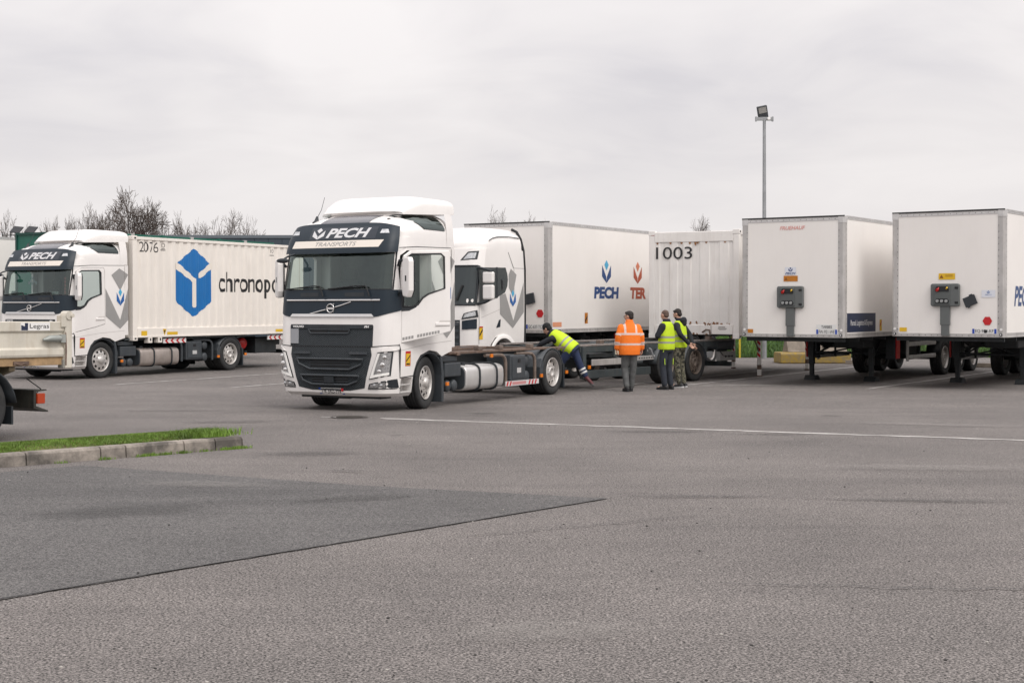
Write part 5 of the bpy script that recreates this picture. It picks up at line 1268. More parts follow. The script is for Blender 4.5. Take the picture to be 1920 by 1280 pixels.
sgn_ = decal('blue_panel', poly_at(rect(.16, 2.02, 1.145 + .12, 1.145 + .56)), fx(1.274), navs, A)
decal('panel_lettering', text_at('Parcel, Logistics & Express', .38, 1.80, 1.145 + .24, 1.145 + .40, 0, .0), fx(1.277), whv, sgn_)
w_ = decal('warning_sticker', poly_at(rect(2.30, 2.45, 1.145 + .13, 1.145 + .40)), fx(1.274), yel, A); decal('sticker_mark', poly_at([(2.31, 1.42), (2.44, 1.53), (2.44, 1.49), (2.31, 1.36)]), fx(1.277), redr, w_)

B = box_trailer('white box trailer at the right edge with hanging black flap and red hexagon', 9.74, 31.86, -35.7, 1.185, 2.81, 11.6, (7.6, 8.9, 10.2), group='parked box trailers')
service_box(B, 1.185, (.53, .80)); q = dF(1.185)
sk = decal('warning_sticker', poly_at(rect(-.19, .18, 1.28, 1.42)), q(0), yel, B)
decal('sticker_mark', poly_at([(-.17, 1.31), (-.08, 1.31), (-.125, 1.39)]), q(.003), M('brown_print', (.25, .08, .01), .6), sk)
decal('sticker_mark', poly_at(rect(-.04, .13, 1.37, 1.38), rect(-.04, .13, 1.345, 1.352)), q(.003), M('brown_print', (.25, .08, .01), .6), sk)
pk = decal('company_sticker', poly_at(rect(.77, 1.07, .88, 1.04)), q(0), M('pale_sticker', (.70, .72, .78), .5), B)
for pl in emblem(.92, .995, .06, .06): decal('emblem', poly_at(pl), q(.003), bluev, pk)
decal('sticker_lettering', text_at('PECH', .85, .99, .925, .95, .3, 0), q(.003), bluev, pk)
decal('red_hexagon', poly_at(hexagon(.90, .36, .105)), q(.002), redr, B)
decal('orange_reflector', poly_at(rect(-1.09, -.92, .11, .20)), q(.002), yel, B)
plate(B, q, .57, .08, .53, .105, 'EQ-954-KF'); decal('smudge', poly_at(hexagon(.86, .13, .04)), q(.006), blk, B)
decal('lettering', text_at('PECH', .70, 2.1, 1.185 + .68, 1.185 + 1.14, .25, .03), fx(1.274), blued, B)

P = box_trailer('white box trailer with one blue and one red emblem on its side', -.15, 36.26, -31.1, 1.19, 2.79, 12.5, (7.7, 9.0, 10.3), group='parked box trailers')
for cx, nm, mats_, a0, a1 in ((3.10, 'PECH', (blued, blued, cyanv), 2.38, 3.83), (5.0, 'TER', (redv, redv, redl), 4.53, 5.52)):
    for pl, m in zip(emblem(cx, 1.19 + 1.60, .52, .62), mats_): decal('emblem', poly_at(pl), fx(1.274), m, P)
    decal('lettering', text_at(nm, a0, a1, 1.19 + .87, 1.19 + 1.19, .08, .055), fx(1.274), mats_[0], P)
q = dF(1.19); decal('red_hexagon', poly_at(hexagon(1.0, .49, .11)), q(.002), redr, P); plate(P, q, .60, .10, .52, .11, 'GC-637-TC')
decal('orange_label', poly_at(rect(.16, .62, 1.19 + .15, 1.19 + .27)), fx(1.274), M('faded_orange', (.70, .30, .17), .6), P)
w_ = decal('warning_sticker', poly_at(rect(1.86, 2.03, 1.19 + .22, 1.19 + .50)), fx(1.274), orst, P); decal('sticker_mark', poly_at([(1.88, 1.50), (2.01, 1.63), (2.01, 1.56), (1.88, 1.43)]), fx(1.277), blk, w_)
mb = MB().box(-.14, .14, -.05, .0, -.13, .13); o = obj('hanging_flap', mb, M('flap_black', (.025, .03, .036), .5), P, .01); o.location = (.72, -.02, 1.19 + .86); o.rotation_euler = (0, R(-12), 0)
mb = MB().box(-.4, .5, -.02, .0, 1.19 + .6, 1.19 + 1.1); obj('connection_box', mb, greyp, P, .02)

# ---- container 1003 standing on its legs behind the drawbar trailer
c3 = vehicle('swap_body', '', 'container', 4.62, 36.29, -28.1, 1.9, 6.3)
C3 = sub_thing('swap_body', c3, 0, 1.10); bpy.data.objects.remove(c3); C3.name = 'swap_body'
W3 = 1.22
def front1003(T):
    br = [-W3 + .16]; fl = []
    xs = [-1.04, -.93, -.67, -.44, -.30, -.08, .16, .42, .68, .93, 1.06]; mb = MB(); prev = None; pts = []
    for i, xx in enumerate(xs):
        d = .026 if i % 2 else .010
        if pts: pts.append((xx, pts[-1][1]))
        pts.append((xx + .025, d))
    pts[0] = (-1.06, pts[0][1]); pts.append((1.06, pts[-1][1]))
    mb.grid(lambda i, j: Vector((pts[i][0], pts[i][1], (.28, 2.42)[j])), len(pts), 2, 0, False); obj('end_wall', mb, white3, T)
    mb = MB().box(-1.06, 1.06, 0, .10, 2.40, 2.66); obj('end_header', mb, white3, T, .012)
    mb = MB().box(-1.06, .47, .0, .12, .04, .29); obj('end_sill', mb, white3, T, .012)
    mb = MB().box(.49, 1.06, -.012, .12, .05, .30); b = obj('sill_box', mb, white3, T, .012)
    decal('box_lettering', poly_at(rect(.68, .86, .225, .24), rect(.67, .90, .19, .205), rect(.70, .88, .165, .172)), fy(-.0135), blk, b)
    decal('number', text_at('1003', -1.02, -.03, 1.97, 2.28, 0, .0), fy(-.002), blk, T)
    decal('red_lamp', poly_at([(-1.16, 2.585), (-1.08, 2.575), (-1.05, 2.60), (-1.08, 2.625), (-1.16, 2.615)]), fy(-.004), red, T)
    rr = M('rust_stain', (.24, .11, .045), .9, var=.4, vs_=20)
    rnd = random.Random(9); polys = []
    for k in range(26):
        cx = rnd.uniform(-.1, 1.0); cz = rnd.uniform(.30, .36); w = rnd.uniform(.01, .035); h = rnd.uniform(.01, .05)
        polys.append([(cx + w * math.cos(t) * rnd.uniform(.5, 1.1), cz + h * math.sin(t) * rnd.uniform(.5, 1.1)) for t in [k2 * math.pi / 4 for k2 in range(8)]])
    for cx, h in ((-.09, .06), (.06, .10), (.12, .05), (-.62, .05), (-.32, .05), (.35, .04), (.85, .04), (-.98, .05)):
        polys.append([(cx - .035, 2.395), (cx + .035, 2.395), (cx + .02, 2.395 - h * .6), (cx + .005, 2.395 - h), (cx - .02, 2.395 - h * .7)])
    for k in range(14):
        cx = rnd.uniform(-1.0, .45); w = rnd.uniform(.02, .06); polys.append([(cx - w, .045), (cx + w, .045), (cx + w * .5, .045 + rnd.uniform(.02, .06)), (cx - w * .5, .045 + rnd.uniform(.01, .05))])
    decal('rust_stain', poly_at(*polys), fy(-.0035), rr, T)
    mb = MB().tube([(.25, -.02, .10), (.36, -.04, .17), (.45, -.03, .16), (.46, -.02, .05)], .02, 6); obj('latch_handle', mb, rusty, T)
swap_body('swap_body', 'white container numbered 1003 with rust marks, standing on support legs', C3, 7.45, W3, 2.70, white3, head=.14, front=front1003, grp_='steel swap bodies')
for sg in (-1, 1):
    for ly in (1.92, 6.3):
        mb = MB().box(sg * 1.12 - .045, sg * 1.12 + .045, ly - .045, ly + .045, -1.07, .02); lg = obj('support_leg', mb, white3, C3, .006)
        mb = MB().box(sg * 1.12 - .06, sg * 1.12 + .06, ly - .06, ly + .06, -1.10, -1.06); obj('leg_foot', mb, rusty, lg)
        mb = MB().box(sg * 1.12 - .047, sg * 1.12 + .047, ly - .047, ly + .047, -.90, -.78); obj('leg_band', mb, rusty, lg)
        mb = MB().tube([(sg * 1.12, ly, -.45), (sg * 1.12, ly - .55, .02)], .022, 6); obj('leg_brace', mb, rusty, lg)
        for k in range(3): decal('red_stripe', poly_at([(sg * 1.12 - .046, -.12 - k * .16), (sg * 1.12 + .046, -.20 - k * .16), (sg * 1.12 + .046, -.28 - k * .16), (sg * 1.12 - .046, -.20 - k * .16)]), fy(ly - .047), redr, lg)

# ---- drawbar trailer being backed under it
D = vehicle('drawbar_trailer', 'empty dark grey drawbar trailer chassis with rails, behind the men', 'trailer', 3.62, 36.12, -37, -1.36, 0)
mb = MB()
for sg in (-1, 1): mb.box(sg * .50 - .05, sg * .50 + .05, -5.0, 2.1, .66, .98)
for y_ in (-4.9, -3.6, -2.2, -.7, .6, 2.0): mb.box(-1.15, 1.15, y_ - .06, y_ + .06, .72, .96)
for a in (-1.36, 0): mb.cyl((-1.0, a, RW), (1.0, a, RW), .08, n=12)
mb.box(-.35, .35, -5.0, -3.5, .45, .70); mb.box(-.09, .09, -6.6, -4.9, .42, .58)
obj('chassis_frame', mb, chas2, D, .008)
grr = M('worn_grey_rail', (.22, .20, .19), .6, var=.3, vs_=5, dirt=.6, dcol=(.20, .12, .07))
for sg in (-1, 1):
    mb = MB().box(sg * 1.06 - .07, sg * 1.06 + .07, -5.0, 2.15, .975, 1.02); obj('guide_rail', mb, grr, D, .008)
    mb = MB().box(sg * 1.10 - .02, sg * 1.10 + .02, -5.0, 2.15, .84, .975); obj('side_rail', mb, chas2, D, .006)
for y_ in (-4.1, -2.6, -.9, .9):
    mb = MB().box(.98, 1.12, y_ - .07, y_ + .07, 1.02, 1.11); obj('twist_lock', mb, rust2, D, .015)
for sg in (-1, 1):
    for a in (-1.36, 0):
        wheel(D, sg * 1.20, a, sg, 'rear', False, 0, M('dull_wheel_steel', (.16, .13, .11), .6, metal=.2, var=.3, vs_=8, dirt=.4, streak=False))
        mb = MB(); mb.grid(lambda i, j: Vector((sg * (.84 + .37 * j), a - .57 * math.cos(math.pi * (.02 + .96 * i / 14)), .46 + .52 * math.sin(math.pi * (.02 + .96 * i / 14)))), 15, 2); o = obj('mudguard', mb, greyp, D); q = o.modifiers.new('s', 'SOLIDIFY'); q.thickness = .03
    mb = MB().box(sg * 1.16 - .02, sg * 1.16 + .02, -4.6, -2.95, .54, .68); obj('side_guard', mb, alud, D, .008)
    mb = MB().box(sg * 1.14 - .03, sg * 1.14 + .03, -4.9, -2.1, .26, .44); obj('lower_skirt', mb, chas2, D, .01)
    mb = MB().box(sg * 1.10 - .06, sg * 1.10 + .06, -2.95, -2.75, .26, .97); obj('upright', mb, chas2, D, .01)
    mb = MB().box(sg * 1.12 - .05, sg * 1.12 + .05, -4.95, -4.82, .26, .97); obj('upright', mb, chas2, D, .01)
mb = MB().box(1.10, 1.15, -2.7, -1.75, .60, .70)
for k in range(8): mb.box(1.148, 1.156, -2.6 + k * .11, -2.55 + k * .11, .635, .665, 1)
obj('perforated_rail', mb, [alud, blackr], D, .004)
mb = MB().cyl((.95, -3.9, .60), (.95, -3.2, .60), .10, n=14); obj('air_tank', mb, plast, D)
mb = MB().box(1.13, 1.165, -3.62, -3.48, .76, .90); obj('pale_box', mb, M('pale_plastic', (.62, .55, .42), .6), D, .008)
mb = MB().cyl((1.12, -3.3, .86), (1.165, -3.3, .86), .06, n=14); obj('round_reflector', mb, whv, D)
mb = MB().box(1.13, 1.16, -4.72, -4.62, .47, .55); obj('side_marker', mb, orng, D, .006)
mb = MB().cyl((1.13, -3.05, .66), (1.16, -3.05, .66), .03, n=10); obj('side_marker', mb, orng, D)
mb = MB(); mb.tube([(1.0, -2.2, .95), (1.14, -2.05, .84), (1.15, -1.95, .66), (1.1, -1.85, .58)], .025, 8).tube([(1.0, -2.3, .93), (1.12, -2.22, .86), (1.13, -2.2, .80)], .03, 8); obj('air_hose', mb, M('grey_hose', (.25, .26, .28), .5), D)
mb = MB().box(.55, 1.05, -2.6, -2.0, .74, .92); obj('valve_block', mb, alud, D, .02)
mb = MB().box(.45, 1.10, -4.6, -3.3, .72, .80).tube([(.6, -4.6, .70), (1.05, -3.6, .64), (1.1, -3.2, .62)], .03, 6).tube([(.5, -4.7, .84), (1.0, -4.0, .86), (1.08, -3.4, .78)], .025, 6); obj('pipework', mb, chas, D)
mb = MB().box(-1.1, 1.1, 1.98, 2.06, .30, .42).box(.9, 1.0, 1.6, 2.0, .36, .9).box(-1.0, -.9, 1.6, 2.0, .36, .9); obj('rear_bumper', mb, chas2, D, .008)
mb = MB().box(1.05, 1.15, 1.30, 2.15, .46, .70); lb = obj('lamp_board', mb, M('grey_board', (.33, .325, .32), .6, var=.1, dirt=.3), D, .01)
for k in range(3): mb = MB().cyl((1.15, 1.62 + k * .17, .57), (1.165, 1.62 + k * .17, .57), .028, n=10); obj('cable_gland', mb, blackr, lb)
mb = MB().tube([(1.16, 1.32, .70), (1.17, 1.45, .60), (1.165, 1.62, .57), (1.165, 1.98, .57)], .008, 6); obj('cable', mb, blackr, lb)
mb = MB().box(.80, 1.14, 1.25, 1.95, .76, .95); obj('grey_hinge', mb, greyp, D, .02)
mb = MB().box(1.12, 1.15, .66, .95, .56, .72); obj('chock', mb, M('pale_grey_plastic', (.45, .46, .47), .6), D, .02)

# ---- dropside flatbed at the left edge
G = vehicle('flatbed_trailer', 'weathered white dropside flatbed with wooden floor, cut off at left edge', 'trailer', -7.12, 20.14, -31, -2.8, -1.5)
drop = M('dropside_paint', (.60, .565, .49), .55, var=.12, vs_=3, dirt=.45, dcol=(.35, .27, .17))
wood = M('weathered_wood', (.36, .24, .13), .8, var=.3, vs_=8, dirt=.5, dcol=(.16, .10, .06), bump=.3, bs=40)
mb = MB()
prof = [(1.10, 1.225), (1.10, 1.25), (1.13, 1.262), (1.20, 1.262), (1.23, 1.235), (1.42, 1.235), (1.45, 1.262), (1.565, 1.262), (1.575, 1.25), (1.575, 1.215), (1.10, 1.215)]
for sg in (1, -1):
    mb = MB().prism([(sg * b, a) for a, b in prof], 'y', -5.2, -.13); obj('dropside_board', mb, drop, G)
    mb = MB().box(sg * 1.235 - .05, sg * 1.235 + .045, -.12, .0, .94, 1.62); ps = obj('corner_post', mb, drop, G, .012)
    mb = MB().cyl((sg * 1.235 - .06, -.06, 1.66), (sg * 1.235 + .06, -.06, 1.66), .06, n=16).cyl((sg * 1.235 + .06, -.02, 1.655), (sg * 1.235 + .085, -.02, 1.655), .028, n=12).box(sg * 1.235 - .05, sg * 1.235 + .05, -.19, -.10, 1.50, 1.66); obj('hinge_knob', mb, drop, ps, .006)
    mb = MB().box(sg * 1.2 - .05, sg * 1.2 + .06, -.14, .02, .94, 1.06); obj('post_socket', mb, M('grey_galvanised', (.30, .30, .28), .6, var=.2, dirt=.4), ps, .008)
    decal('rust_streak', poly_at([(-.125, .98), (-.10, .98), (-.095, 1.2), (-.105, 1.42), (-.122, 1.44)]), fx(sg * 1.2815), rusty, ps)
    mb = MB().tube([(sg * 1.275, -.50, 1.33), (sg * 1.30, -.42, 1.345), (sg * 1.30, -.25, 1.345), (sg * 1.275, -.20, 1.345)], [.015, .045, .05, .03], 8).box(sg * 1.26 - .02, sg * 1.26 + .03, -.20, -.12, 1.29, 1.40); obj('latch_handle', mb, M('grey_latch', (.33, .35, .33), .5, metal=.3, var=.2), G)
lab = decal('maker_plate', poly_at(rect(-.86, -.37, 1.455, 1.56)), fx(1.2645), whv, G); decal('maker_lettering', text_at('Legras', -.71, -.39, 1.468, 1.545, 0, 0), fx(1.267), blk, lab); decal('maker_mark', poly_at([(-.85, 1.46), (-.74, 1.46), (-.74, 1.555), (-.79, 1.555), (-.79, 1.51), (-.85, 1.53)]), fx(1.267), navs, lab)
for k in range(7):
    mb = MB().box(-1.22 + k * .35, -1.22 + k * .35 + .34, -5.2, -.12, 1.03, 1.095); obj('floor_plank', mb, wood, G, .004)
mb = MB().box(1.17, 1.225, -5.2, -.12, .985, 1.10).box(-1.225, -1.17, -5.2, -.12, .985, 1.10); obj('floor_edge', mb, wood, G, .006)
mb = MB().box(1.21, 1.245, -.95, -.70, 1.0, 1.05).tube([(1.23, -.95, 1.03), (1.26, -.85, 1.0), (1.23, -.72, 1.04)], .014, 6); obj('rope_hook', mb, rusty, G)
mb = MB()
for sg in (-1, 1): mb.box(sg * .45 - .05, sg * .45 + .05, -5.2, -.5, .70, .98)
for y_ in (-.9, -2.2, -3.6): mb.prism([(-1.15, .98), (-1.15, .92), (-.5, .74), (.5, .74), (1.15, .92), (1.15, .98)], 'y', y_ - .05, y_ + .05)
for a in (-1.5, -2.8): mb.cyl((-1.0, a, .5), (1.0, a, .5), .08)
obj('chassis_frame', mb, M('muddy_cream_steel', (.27, .22, .15), .7, var=.3, dirt=.5), G, .01)
for a in (-1.5, -2.8):
    for sg in (-1, 1):
        wheel(G, sg * 1.20, a, sg, 'rear', True)
        mb = MB(); mb.grid(lambda i, j: Vector((sg * (.66 + .57 * j), a - .62 * math.cos(math.pi * (.05 + .90 * i / 14)), .42 + .58 * math.sin(math.pi * (.05 + .90 * i / 14)))), 15, 2); o = obj('mudguard', mb, plast, G); q = o.modifiers.new('s', 'SOLIDIFY'); q.thickness = .025
        mb = MB().box(sg * .95 - .22, sg * .95 + .22, a + .57, a + .60, .22, .46); obj('mud_flap', mb, plast, G)
mb = MB().prism([(-.42, .40), (-.18, .34), (-.17, .36), (-.38, .43), (-.38, .62), (-.20, .635), (-.20, .65), (-.42, .65)], 'x', -1.0, 1.0); lbm = obj('rear_lamp_beam', mb, M('dirty_black_steel', (.035, .035, .03), .7, var=.4, vs_=6, dirt=.5, dcol=(.12, .10, .07)), G)
for sg in (-1, 1):
    mb = MB().box(sg * .99 - .025, sg * .99 + .03, -.37, -.24, .46, .60); obj('tail_lamp', mb, M('tail_lamp_orange', (.42, .05, .012), .3), lbm, .008)
mb = MB().tube([(.9, -.45, .80), (1.0, -.30, .66), (.8, -.26, .55), (.6, -.3, .62)], .008, 5); obj('cable', mb, blackr, G)
# ------------------------------------------------------------------ background boxes at the left
gv = vehicle('container_trailer', 'dark green box trailer behind container 2076, only its top showing', 'trailer', -14.2, 43.4, -28, 1.0, 6.2)
green = M('green_box_paint', (.012, .12, .085), .45, var=.12, vs_=2); gdark = M('dark_green_trim', (.006, .05, .04), .5)
mb = MB().box(-1.23, 1.23, .02, 9.6, 1.25, 4.06); obj('box_body', mb, green, gv)
for sg in (-1, 1):
    mb = MB().box(sg * 1.25 - .05, sg * 1.25 + .02, -.02, .10, 1.2, 4.11); obj('corner_post', mb, gdark, gv, .01)
    for z0, z1, m_ in ((4.05, 4.12, green), (3.98, 4.04, gdark)): mb = MB().box(sg * 1.24 - .04, sg * 1.24 + .03, .1, 9.6, z0, z1); obj('top_rail', mb, m_, gv)
    for a in range(6): mb = MB().box(sg * 1.24 - .03, sg * 1.24 + .045, .9 + a * 1.4, 1.05 + a * 1.4, 4.06, 4.14); obj('rail_bracket', mb, alud if a % 2 else green, gv)
obj('front_rail', MB().box(-1.2, 1.2, -.03, .03, 4.04, 4.11), gdark, gv); obj('front_rail', MB().box(-1.2, 1.2, -.03, .03, 1.2, 1.3), gdark, gv)
mb = MB().box(-.6, .6, .5, 9.5, .85, 1.22)
for a in (5.0, 6.2, 7.4): mb.cyl((-1, a, RW), (1, a, RW), .07)
obj('chassis_frame', mb, chas, gv)
for a in (5.0, 6.2, 7.4):
    for sg in (-1, 1): wheel(gv, sg * 1.22, a, sg, 'rear')
for sg in (-1, 1): mb = MB().box(sg * .8 - .06, sg * .8 + .06, 2.9, 3.02, 0, 1.1); obj('landing_leg', mb, chas, gv)
WT = box_trailer('white box trailer cut off at the far left edge, behind the loaded truck', -20.17, 44.2, -28, 1.25, 2.90, 12.5, (7.7, 9.0, 10.3), group='parked box trailers')
# ------------------------------------------------------------------ people
skin = M('skin', (.50, .29, .21), .55, var=.08, vs_=12); hairm = M('dark_hair', (.018, .013, .011), .7, bump=.4, bs=200); hair_s = M('shaved_hair', (.10, .065, .05), .8)
def hv(name, col, bands, yokes=None, tape=(.56, .55, .53)):
    """hi-vis cloth with reflective tape at given heights of the torso"""
    m = M(name, col, .75, bump=.8, bs=16)
    nt = m.node_tree; N = nt.nodes; L = nt.links; b = N['Principled BSDF']
    tc = N.new('ShaderNodeTexCoord'); sp = N.new('ShaderNodeSeparateXYZ'); L.new(tc.outputs['Object'], sp.inputs[0])
    def mt(op, a, c):
        n = N.new('ShaderNodeMath'); n.operation = op
        for i, v in enumerate((a, c)):
            if isinstance(v, (int, float)): n.inputs[i].default_value = v
            else: L.new(v, n.inputs[i])
        return n.outputs[0]
    tot_ = None
    def acc(v):
        nonlocal tot_
        tot_ = v if tot_ is None else mt('MAXIMUM', tot_, v)
    for c, h in bands: acc(mt('LESS_THAN', mt('ABSOLUTE', mt('SUBTRACT', sp.outputs['Z'], c), 0), h))
    if yokes:
        ax = mt('ABSOLUTE', sp.outputs['X'], 0); acc(mt('MULTIPLY', mt('LESS_THAN', mt('ABSOLUTE', mt('SUBTRACT', ax, yokes[0]), 0), yokes[1]), mt('GREATER_THAN', sp.outputs['Z'], yokes[2])))
    x = N.new('ShaderNodeMix'); x.data_type = 'RGBA'; x.inputs[6].default_value = (*col, 1); x.inputs[7].default_value = (*tape, 1); L.new(tot_, x.inputs[0]); L.new(x.outputs[2], b.inputs['Base Color'])
    return m
def cap(mb, p0, p1, r0, r1, n=14):
    p0, p1 = Vector(p0), Vector(p1); d = (p1 - p0).normalized(); pts = []; rs = []
    for a in (80, 55, 25): pts.append(p0 - d * r0 * math.sin(R(a))); rs.append(r0 * math.cos(R(a)))
    for k in range(5): pts.append(p0.lerp(p1, k / 4)); rs.append(r0 + (r1 - r0) * k / 4)
    for a in (25, 55, 80): pts.append(p1 + d * r1 * math.sin(R(a))); rs.append(r1 * math.cos(R(a)))
    mb.tube(pts, rs, n)
def loft(mb, rings, F=None, n=20):
    """rings: (z, rx, ry, yoff) in the torso frame F"""
    vs_ = []
    for z_, rx, ry, yo in rings:
        for i in range(n):
            t = 2 * math.pi * i / n; c, s = math.cos(t), math.sin(t); e = 2 / 2.5
            v = Vector((rx * abs(c) ** e * (1 if c > 0 else -1), yo + ry * abs(s) ** e * (1 if s > 0 else -1), z_)); vs_.append(F @ v if F else v)
    m = len(rings)
    mb.add(vs_, [(j * n + i, j * n + (i + 1) % n, (j + 1) * n + (i + 1) % n, (j + 1) * n + i) for j in range(m - 1) for i in range(n)], 0, True)
    mb.add(vs_[:n], [tuple(range(n))]); mb.add(vs_[-n:], [tuple(range(n))])
def blob(name, mb, mat, parent, vox=.012, sm=4, mtx=None):
    o = obj(name, mb, mat, parent)
    r = o.modifiers.new('r', 'REMESH'); r.mode = 'VOXEL'; r.voxel_size = vox; r.use_smooth_shade = True
    s = o.modifiers.new('s', 'SMOOTH'); s.factor = .5; s.iterations = sm
    apply_mods(o); o.data.materials.clear(); o.data.materials.append(mat)
    for p in o.data.polygons: p.use_smooth = True
    if mtx: o.matrix_local = mtx
    return o
def hand(mb, wr, dr, side, lat):
    """palm, four bent fingers, thumb; dr = direction the hand hangs, lat = across the knuckles"""
    dr = dr.normalized(); lat = (lat - dr * lat.dot(dr)).normalized(); nrm = dr.cross(lat) * side
    c = wr + dr * .05
    for k in (-1.5, -.5, .5, 1.5): cap(mb, wr + lat * k * .012, c + lat * k * .019 + dr * .045, .016, .013, 8)
    for k, l in ((-1.5, .060), (-.5, .075), (.5, .080), (1.5, .070)):
        b0 = c + lat * k * .021 + dr * .045; b1 = b0 + dr * l * .55 + nrm * .010; b2 = b1 + dr * l * .35 + nrm * .028; cap(mb, b0, b1, .0095, .0088, 8); cap(mb, b1, b2, .0088, .0078, 8)
    t0 = wr + dr * .025 + lat * .028; t1 = t0 + lat * .028 + dr * .035 + nrm * .012; cap(mb, t0, t1, .012, .010, 8); cap(mb, t1, t1 + dr * .03 + nrm * .012, .010, .008, 8)
def person(label, x, y, yaw, J, S):
    T = thing('person', label, 'person', (x, y, gz(y)), yaw, 'yard workers in hi-vis clothing')
    V = Vector; P, Nk = V(J['P']), V(J['N']); z_ = (Nk - P).normalized(); lx = V(J.get('lat', (1, 0, 0))); lx = (lx - z_ * lx.dot(z_)).normalized(); yv = z_.cross(lx); Lt = (Nk - P).length
    F = Matrix((lx, yv, z_)).transposed().to_4x4(); F.translation = P; Fi = F.inverted(); b = S.get('bulk', 1.0)
    sh = {s: F @ V((s * .170 * b, 0, Lt - .095)) for s in (1, -1)}; hip = {s: P + lx * s * .085 + V((0, 0, -.03)) for s in (1, -1)}
    body = MB()
    loft(body, [(-.10, .14, .10, 0), (0, .15 * b, .11, 0), (.12, .135 * b, .10, 0), (.28, .155 * b, .11, 0), (Lt - .10, .165 * b, .10, 0), (Lt - .02, .09, .07, 0), (Lt + .02, .055, .055, 0)], F)
    Hc = V(J['H']); fd = V(J['face']).normalized(); hz_ = V(J.get('hup', (0, 0, 1))); hz_ = (hz_ - fd * hz_.dot(fd)).normalized(); hx_ = hz_.cross(fd) * 1.0
    Hm = Matrix((hx_, -fd, hz_)).transposed()          # head frame: face along -y
    cap(body, Nk - z_ * .03, Hc - hz_ * .06, .060, .055)
    h = lambda a, q, c: Hc + Hm @ V((a, q, c))
    body.ell(h(0, .012, .025), (.074, .092, .092), rot=Hm); body.ell(h(0, -.018, -.045), (.056, .066, .070), rot=Hm); body.ell(h(0, -.05, -.085), (.030, .030, .028), rot=Hm)
    cap(body, h(0, -.082, .012), h(0, -.103, -.025), .009, .014, 8); body.ell(h(0, -.08, .022), (.055, .018, .012), rot=Hm); body.ell(h(0, -.086, -.055), (.024, .012, .011), rot=Hm)
    for s in (1, -1): body.ell(h(s * .076, .012, -.005), (.010, .020, .030), rot=Hm); body.ell(h(s * .04, -.06, -.02), (.025, .025, .02), rot=Hm)
    top, leg = MB(), MB()
    arms = {}
    for s, k in ((1, 'L'), (-1, 'R')):
        el, wr = V(J[k + 'el']), V(J[k + 'wr']); arms[s] = (sh[s], el, wr)
        cap(body, sh[s], el, .048, .040); cap(body, el, wr, .040, .027); hand(body, wr, V(J[k + 'hd']), s, V(J.get(k + 'hl', (0, -1, 0))))
        kn, an = V(J[k + 'kn']), V(J[k + 'an']); toe = V(J[k + 'toe'])
        cap(body, hip[s], kn, .080, .052); cap(body, kn, an, .052, .036); cap(body, an + V((0, 0, -.03)), an + toe * .15 + V((0, 0, -.045)), .036, .028)
        cap(leg, hip[s], kn, .100 * (b ** .5), .078); cap(leg, kn, kn.lerp(an, .45), .076, .072); cap(leg, kn.lerp(an, .45), an + (kn - an).normalized() * .03, .070, .066)
        sd = MB(); td = toe.normalized()
        up = V((0, 0, 1)) if abs(td.z) < .7 else (kn - an).normalized()
        cap(sd, an - up * .035 - td * .05, an - up * .050 + td * .10, .045, .042); cap(sd, an - up * .055 + td * .08, an - up * .060 + td * .17, .042, .034); cap(sd, an + up * .03, an - up * .03, .048, .046)
        so = blob('shoe', sd, S['shoe'], T, .010, 3)
        sl = MB(); cap(sl, an - up * .080 - td * .06, an - up * .082 + td * .17, .038, .034); o = obj('sole', sl, S.get('sole', blackr), so)
    blob('body', body, skin, T, .0078, 2)
    loft(leg, [(-.13, .155 * b, .125, 0), (-.05, .165 * b, .13, .005), (.04, .16 * b, .122, 0), (.10, .150 * b, .115, 0)], F); to = blob('trousers', leg, S['leg'], T, .014, 3)
    # upper clothing in the torso frame
    def sleeves(mb, r0, r1, r2, upto=1.0):
        for s in (1, -1):
            a, e, w = [Fi @ q for q in arms[s]]; cap(mb, a, e, r0, r1); cap(mb, e, e.lerp(w, upto), r1, r2)
    if S['top'] == 'jacket':
        mb = MB(); loft(mb, [(-.16, .205 * b, .16, 0), (-.06, .215 * b, .17, 0), (.12, .215 * b, .17, 0), (.30, .212 * b, .16, 0), (Lt - .12, .188 * b, .13, 0), (Lt - .05, .150, .105, 0), (Lt - .005, .100, .090, 0), (Lt + .045, .082, .080, -.005), (Lt + .075, .078, .078, -.005)])
        sleeves(mb, .076, .072, .062); blob('jacket', mb, S['topm'], T, .013, 4, F)
        for s in (1, -1):
            a, e, w = [V(q) for q in arms[s]]
            for f0, f1, q0, q1 in ((.74, .92, a, e), (.42, .56, e, w)):
                tb = MB(); p0, p1 = q0.lerp(q1, f0), q0.lerp(q1, f1); rr = (.0815, .079) if q0 is a else (.075, .0725); tb.cyl(p0, p1, rr[0], rr[1], 18, 0, False); obj('sleeve_tape', tb, S['tape'], T)
    else:
        mb = MB(); loft(mb, [(-.04, .165 * b, .125, 0), (.12, .165 * b, .13, 0), (.30, .178 * b, .13, 0), (Lt - .10, .172 * b, .11, 0), (Lt - .01, .105, .085, 0), (Lt + .05, .078, .076, -.01), (Lt + .07, .074, .074, -.01)])
        sleeves(mb, .068, .060, .046)
        if S.get('hood'): mb.ell((0, .10, Lt + .01), (.12, .07, .085)); mb.ell((0, .12, Lt - .05), (.09, .05, .08))
        blob('sweater', mb, S['under'], T, .013, 3, F)
        mb = MB(); loft(mb, [(-.075, .192 * b, .155, 0), (-.02, .196 * b, .160, 0), (.12, .192 * b, .158, 0), (.26, .190 * b, .152, 0), (.34, .172 * b, .145, 0), (Lt - .10, .155 * b, .130, 0), (Lt - .025, .125, .105, 0), (Lt + .005, .100, .088, -.005)]); blob('hi_vis_vest', mb, S['topm'], T, .012, 4, F)
    # hair / cap
    mb = MB()
